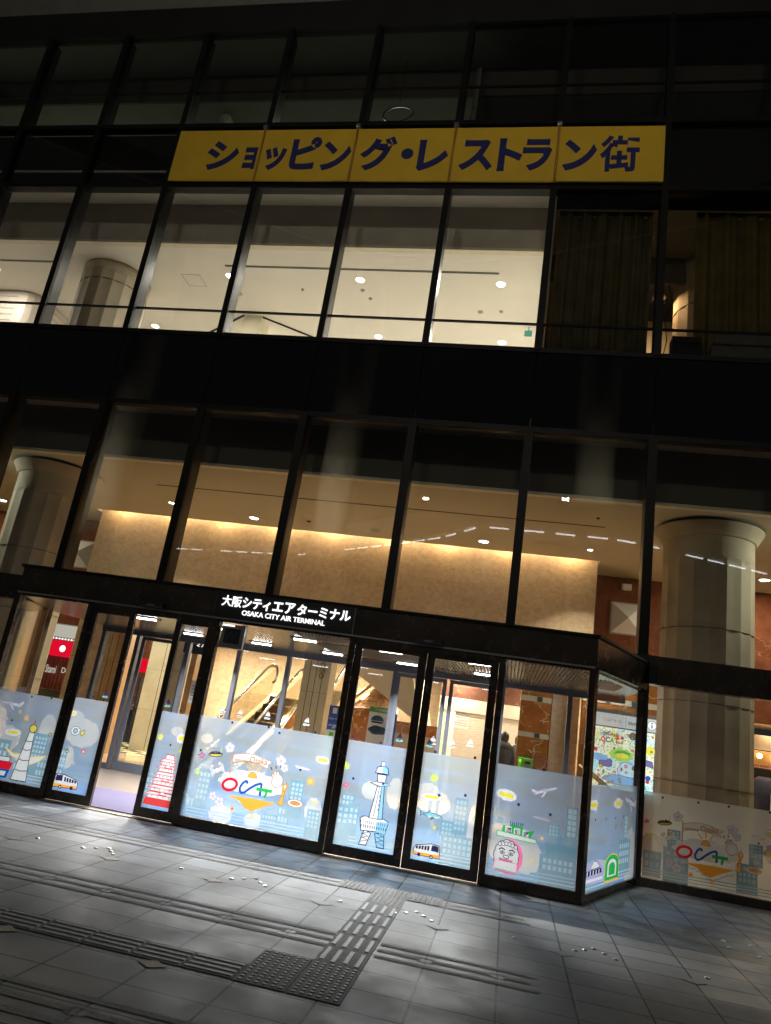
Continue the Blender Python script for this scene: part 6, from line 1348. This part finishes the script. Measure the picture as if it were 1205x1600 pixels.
a.poly(blob(0.08, -0.20, 0.14, 0.14, 5, 0.1, 50), 'cloud', 'blue', 0.004); a.poly(blob(0.0, -0.36, 0.26, 0.07, 5, 0.2, 50), 'steel', 'blue', 0.004); a.poly(blob(-0.28, -0.10, 0.10, 0.06, 4, 0.3, 40), 'purple', 'ink', 0.004); a.disc(0.16, 0.40, 0.06, 'brown', outline='ink'); a.disc(-0.46, 0.10, 0.035, 'red'); a.poly(blob(-0.42, -0.02, 0.16, 0.05, 6, 0.2), 'steel')
a.poly([(0.33, -0.05), (0.52, -0.08), (0.50, 0.02), (0.38, 0.04)], 'purple', 'ink', 0.004); a.disc(0.46, 0.2, 0.08, 'yellow'); a.disc(0.44, -0.26, 0.05, 'blue', outline='white', w=0.012)
for i in range(40):
    a.disc(random.uniform(-0.5, 0.5), random.uniform(-0.48, -0.1) if i % 2 else random.uniform(0.15, 0.45), random.uniform(0.012, 0.03), random.choice(['red', 'orange', 'brown', 'white', 'pink', 'gold', 'teal']), random.uniform(0.012, 0.03), 'ink', 0.003, n=8)
a.done('map_pictures', t)
downlight(5.35, 3.2, 2.97, 0.09, 'round white lamp glowing above the picture map', 14, (0.95, 0.97, 1.0), 'lamp of the picture map', 'lamp_white')
B('low_ceiling', 'lobby_ceiling', bld, 4.9, 6.4, 2.9, 3.8, 2.972, 3.02)
# handrail rods
t = thing('ramp_handrail', 'pair of brass handrail rods sloping behind the corner window', 'handrail', (4.9, 0.5, 0))
for d_ in (0, 0.06):
    mb = MB(); mb.tube([(4.72+d_, 0.5, 1.30), (5.20+d_, 0.5, 0.98)], 0.016, 8); mb.build('rod', 'gold_metal', t, True)
mb = MB(); mb.tube([(5.0, 0.52, 0.012), (5.0, 0.52, 1.10)], 0.016, 8); mb.build('leg', 'gold_metal', t, True)
# cafe at the right edge
t = thing('brick_cafe', 'brick cafe front with amber lamps at the right edge of the lobby', 'cafe', (9.5, 7.0, 0)); B('brick_wall', 'brick_wall', t, 8.2, 12.4, 7.2, 7.35, 0.012, 1.75); B('ceiling_panel', 'shutter_paint', t, 8.0, 12.4, 6.72, 8.5, 2.58, 2.62); B('lintel', 'cream_trim', t, 8.0, 12.4, 6.72, 6.80, 2.05, 2.35); B('blackboard', 'sticker_black', t, 8.75, 9.6, 7.15, 7.195, 1.35, 1.68); B('back_panel', 'gold_metal', t, 8.2, 12.4, 7.36, 7.4, 1.75, 2.05)
for i, x in enumerate((8.72, 9.05, 9.5)):
    tt = thing('cafe_lamp', 'amber glass cafe lamp, %s from the column' % ['first', 'second', 'third'][i], 'lamp', (x, 7.05, 1.95), 'amber lamps of the cafe'); mb = MB(); mb.lathe((x, 7.05, 1.88), [(0.03, 0), (0.06, 0.03), (0.06, 0.08), (0.02, 0.11)], 14); mb.build('globe', 'lamp_amber', tt, True); mb = MB(); mb.tube([(x, 7.05, 1.99), (x, 7.05, 2.2)], 0.008, 6); mb.build('stem', 'brass', tt)
area('cafe_light', (9.4, 6.9, 2.5), 0.8, 40, (1.0, 0.62, 0.35))
t = thing('chalk_figure_display', 'blue and white pattern-covered display figure against the cafe brick', 'display', (9.0, 6.6, 0)); mb = MB(); mb.lathe((9.0, 6.6, 0.012), [(0.16, 0), (0.17, 0.5), (0.30, 0.85), (0.33, 1.15), (0.24, 1.40), (0.10, 1.50)], 20); mb.build('body', 'navy_cloth', t, True); B('white_panel', 'white_poster', t, 9.02, 9.15, 6.25, 6.30, 0.7, 1.2)

# ================================================================== ACROSS THE PLAZA (seen only mirrored in the glass)
for i, x in enumerate((-18.4, -5.9, 6.6, 19.0)):
    t = thing('plaza_pillar', 'tall pale pillar of the building across the plaza, %s from the left' % ['first', 'second', 'third', 'fourth'][i], 'pillar', (x, -22, 0), 'pillars across the plaza'); mb = MB(); mb.lathe((x, -23, 0), [(0.95, 0), (0.95, 26)], 32); mb.build('shaft', 'pillar_concrete', t, True); B('plinth', 'deck_paint', t, x-1.15, x+1.15, -24.15, -21.85, 0, 0.4)
for i, x in enumerate((-18.4, -5.9, 6.6, 19.0)):
    t = thing('added_pillar_uplight', 'added uplight on the walkway deck before the plaza pillar, %s from the left' % ['first', 'second', 'third', 'fourth'][i], 'floodlight', (x, -19.2, 9.5), 'added uplights across the plaza'); B('lamp_box', 'steel_grey', t, x-0.2, x+0.2, -19.4, -19.1, 9.5, 9.65); B('lamp_face', 'lamp_white', t, x-0.17, x+0.17, -19.37, -19.13, 9.652, 9.66)
    area('added_pillar_lamp', (x, -19.25, 9.75), 0.3, 340, (1.0, 0.93, 0.78), rot=(R_(180+30), 0, 0))  # uplights added so the pillars show mirrored in the glass
PL = [(-16, -27), (-8, -25), (-1.93, -20.28), (0.26, -18.35), (1.93, -16.13), (3.38, -16.05), (6.86, -16.08), (7.8, -16.34), (12.15, -18.44), (18, -21.5), (26, -25)]
wk = thing('lit_walkway', 'raised walkway with strip lights across the plaza behind the viewer', 'walkway', (5, -18, 9))
mb = MB()
for (p, q) in zip(PL[:-1], PL[1:]): mb.wall((p[0], p[1]), (q[0], q[1]), 0.12, 9.12, 10.3)
mb.build('parapet', 'deck_paint', wk)
mb = MB(); mb.prism(list(PL)+[(26, -29), (-16, -29)], 9.3, 9.5); mb.build('deck', 'deck_paint', wk)
for (p, q) in zip(PL[:-1], PL[1:]):
    L_ = math.hypot(q[0]-p[0], q[1]-p[1]); n = max(1, int(L_/0.95)); a_ = math.atan2(q[1]-p[1], q[0]-p[0])
    for i in range(n):
        if (i+int(p[0]*3)) % 5 == 4: continue
        c_ = ((i+0.5)/n); x, y = p[0]+(q[0]-p[0])*c_, p[1]+(q[1]-p[1])*c_
        d_ = 0.36; mb = MB(); mb.wall((x-d_*math.cos(a_), y-0.09-d_*math.sin(a_)), (x+d_*math.cos(a_), y-0.09+d_*math.sin(a_)), 0.07, 9.02, 9.06); mb.build('strip_lamp', 'strip_far', wk)
for (x, y) in ((-0.5, -17.5), (5.0, -16.0)):
    tt = thing('added_sign_lamp', 'small lamp added on the walkway parapet to brighten the yellow sign, %s one' % ('left' if x < 0 else 'right'), 'lamp', (x, y, 10.3), 'parapet lamps added to light the sign'); B('lamp_box', 'steel_grey', tt, x-0.12, x+0.12, y-0.12, y+0.0, 10.3, 10.42); B('lamp_face', 'lamp_white', tt, x-0.10, x+0.10, y+0.001, y+0.006, 10.32, 10.40)
    area('added_facade_lamp', (x, y+0.03, 10.36), 0.2, 52, (1.0, 0.92, 0.78), rot=(R_(97), 0, 0), sizey=0.08, spread=R_(95))  # added and aimed to brighten the yellow sign
for x in (-12, -3, 9.5, 21):
    mb = MB(); mb.tube([(x, -27, 0), (x, -27, 9.3)], 0.25, 12); mb.build('support', 'deck_paint', wk)
AR = [(-14.2, -0.4), (-10.91, -2.78), (-6.96, -5.34), (-3.09, -7.47), (-1.4, -7.95), (0.3, -8.15), (2.0, -8.05), (3.6, -7.69), (6.4, -6.7), (8.91, -5.86), (13.5, -4.2), (19, -1.0)]
def smooth(P_, n=4):
    out = []
    for i in range(len(P_)-1):
        p0 = P_[max(i-1, 0)]; p1 = P_[i]; p2 = P_[i+1]; p3 = P_[min(i+2, len(P_)-1)]
        for k in range(n):
            t_ = k/n; out.append(tuple(0.5*((2*p1[j])+(-p0[j]+p2[j])*t_+(2*p0[j]-5*p1[j]+4*p2[j]-p3[j])*t_*t_+(-p0[j]+3*p1[j]-3*p2[j]+p3[j])*t_**3) for j in (0, 1)))
    return out+[P_[-1]]
AS = smooth(AR)
ar = thing('curved_canopy_edge', 'curved overhead canopy edge spanning the plaza above the viewer', 'canopy', (0, -8, 15))
mb = MB()
for p, q in zip(AS[:-1], AS[1:]): mb.wall((p[0], p[1]), (q[0], q[1]), 0.10, 15.06, 15.9)
mb.build('fascia', 'deck_paint', ar)
mb = MB(); mb.tube([(p[0], p[1], 15.0) for p in AS], 0.035, 6); mb.build('edge_rail', 'rail_white', ar, True)
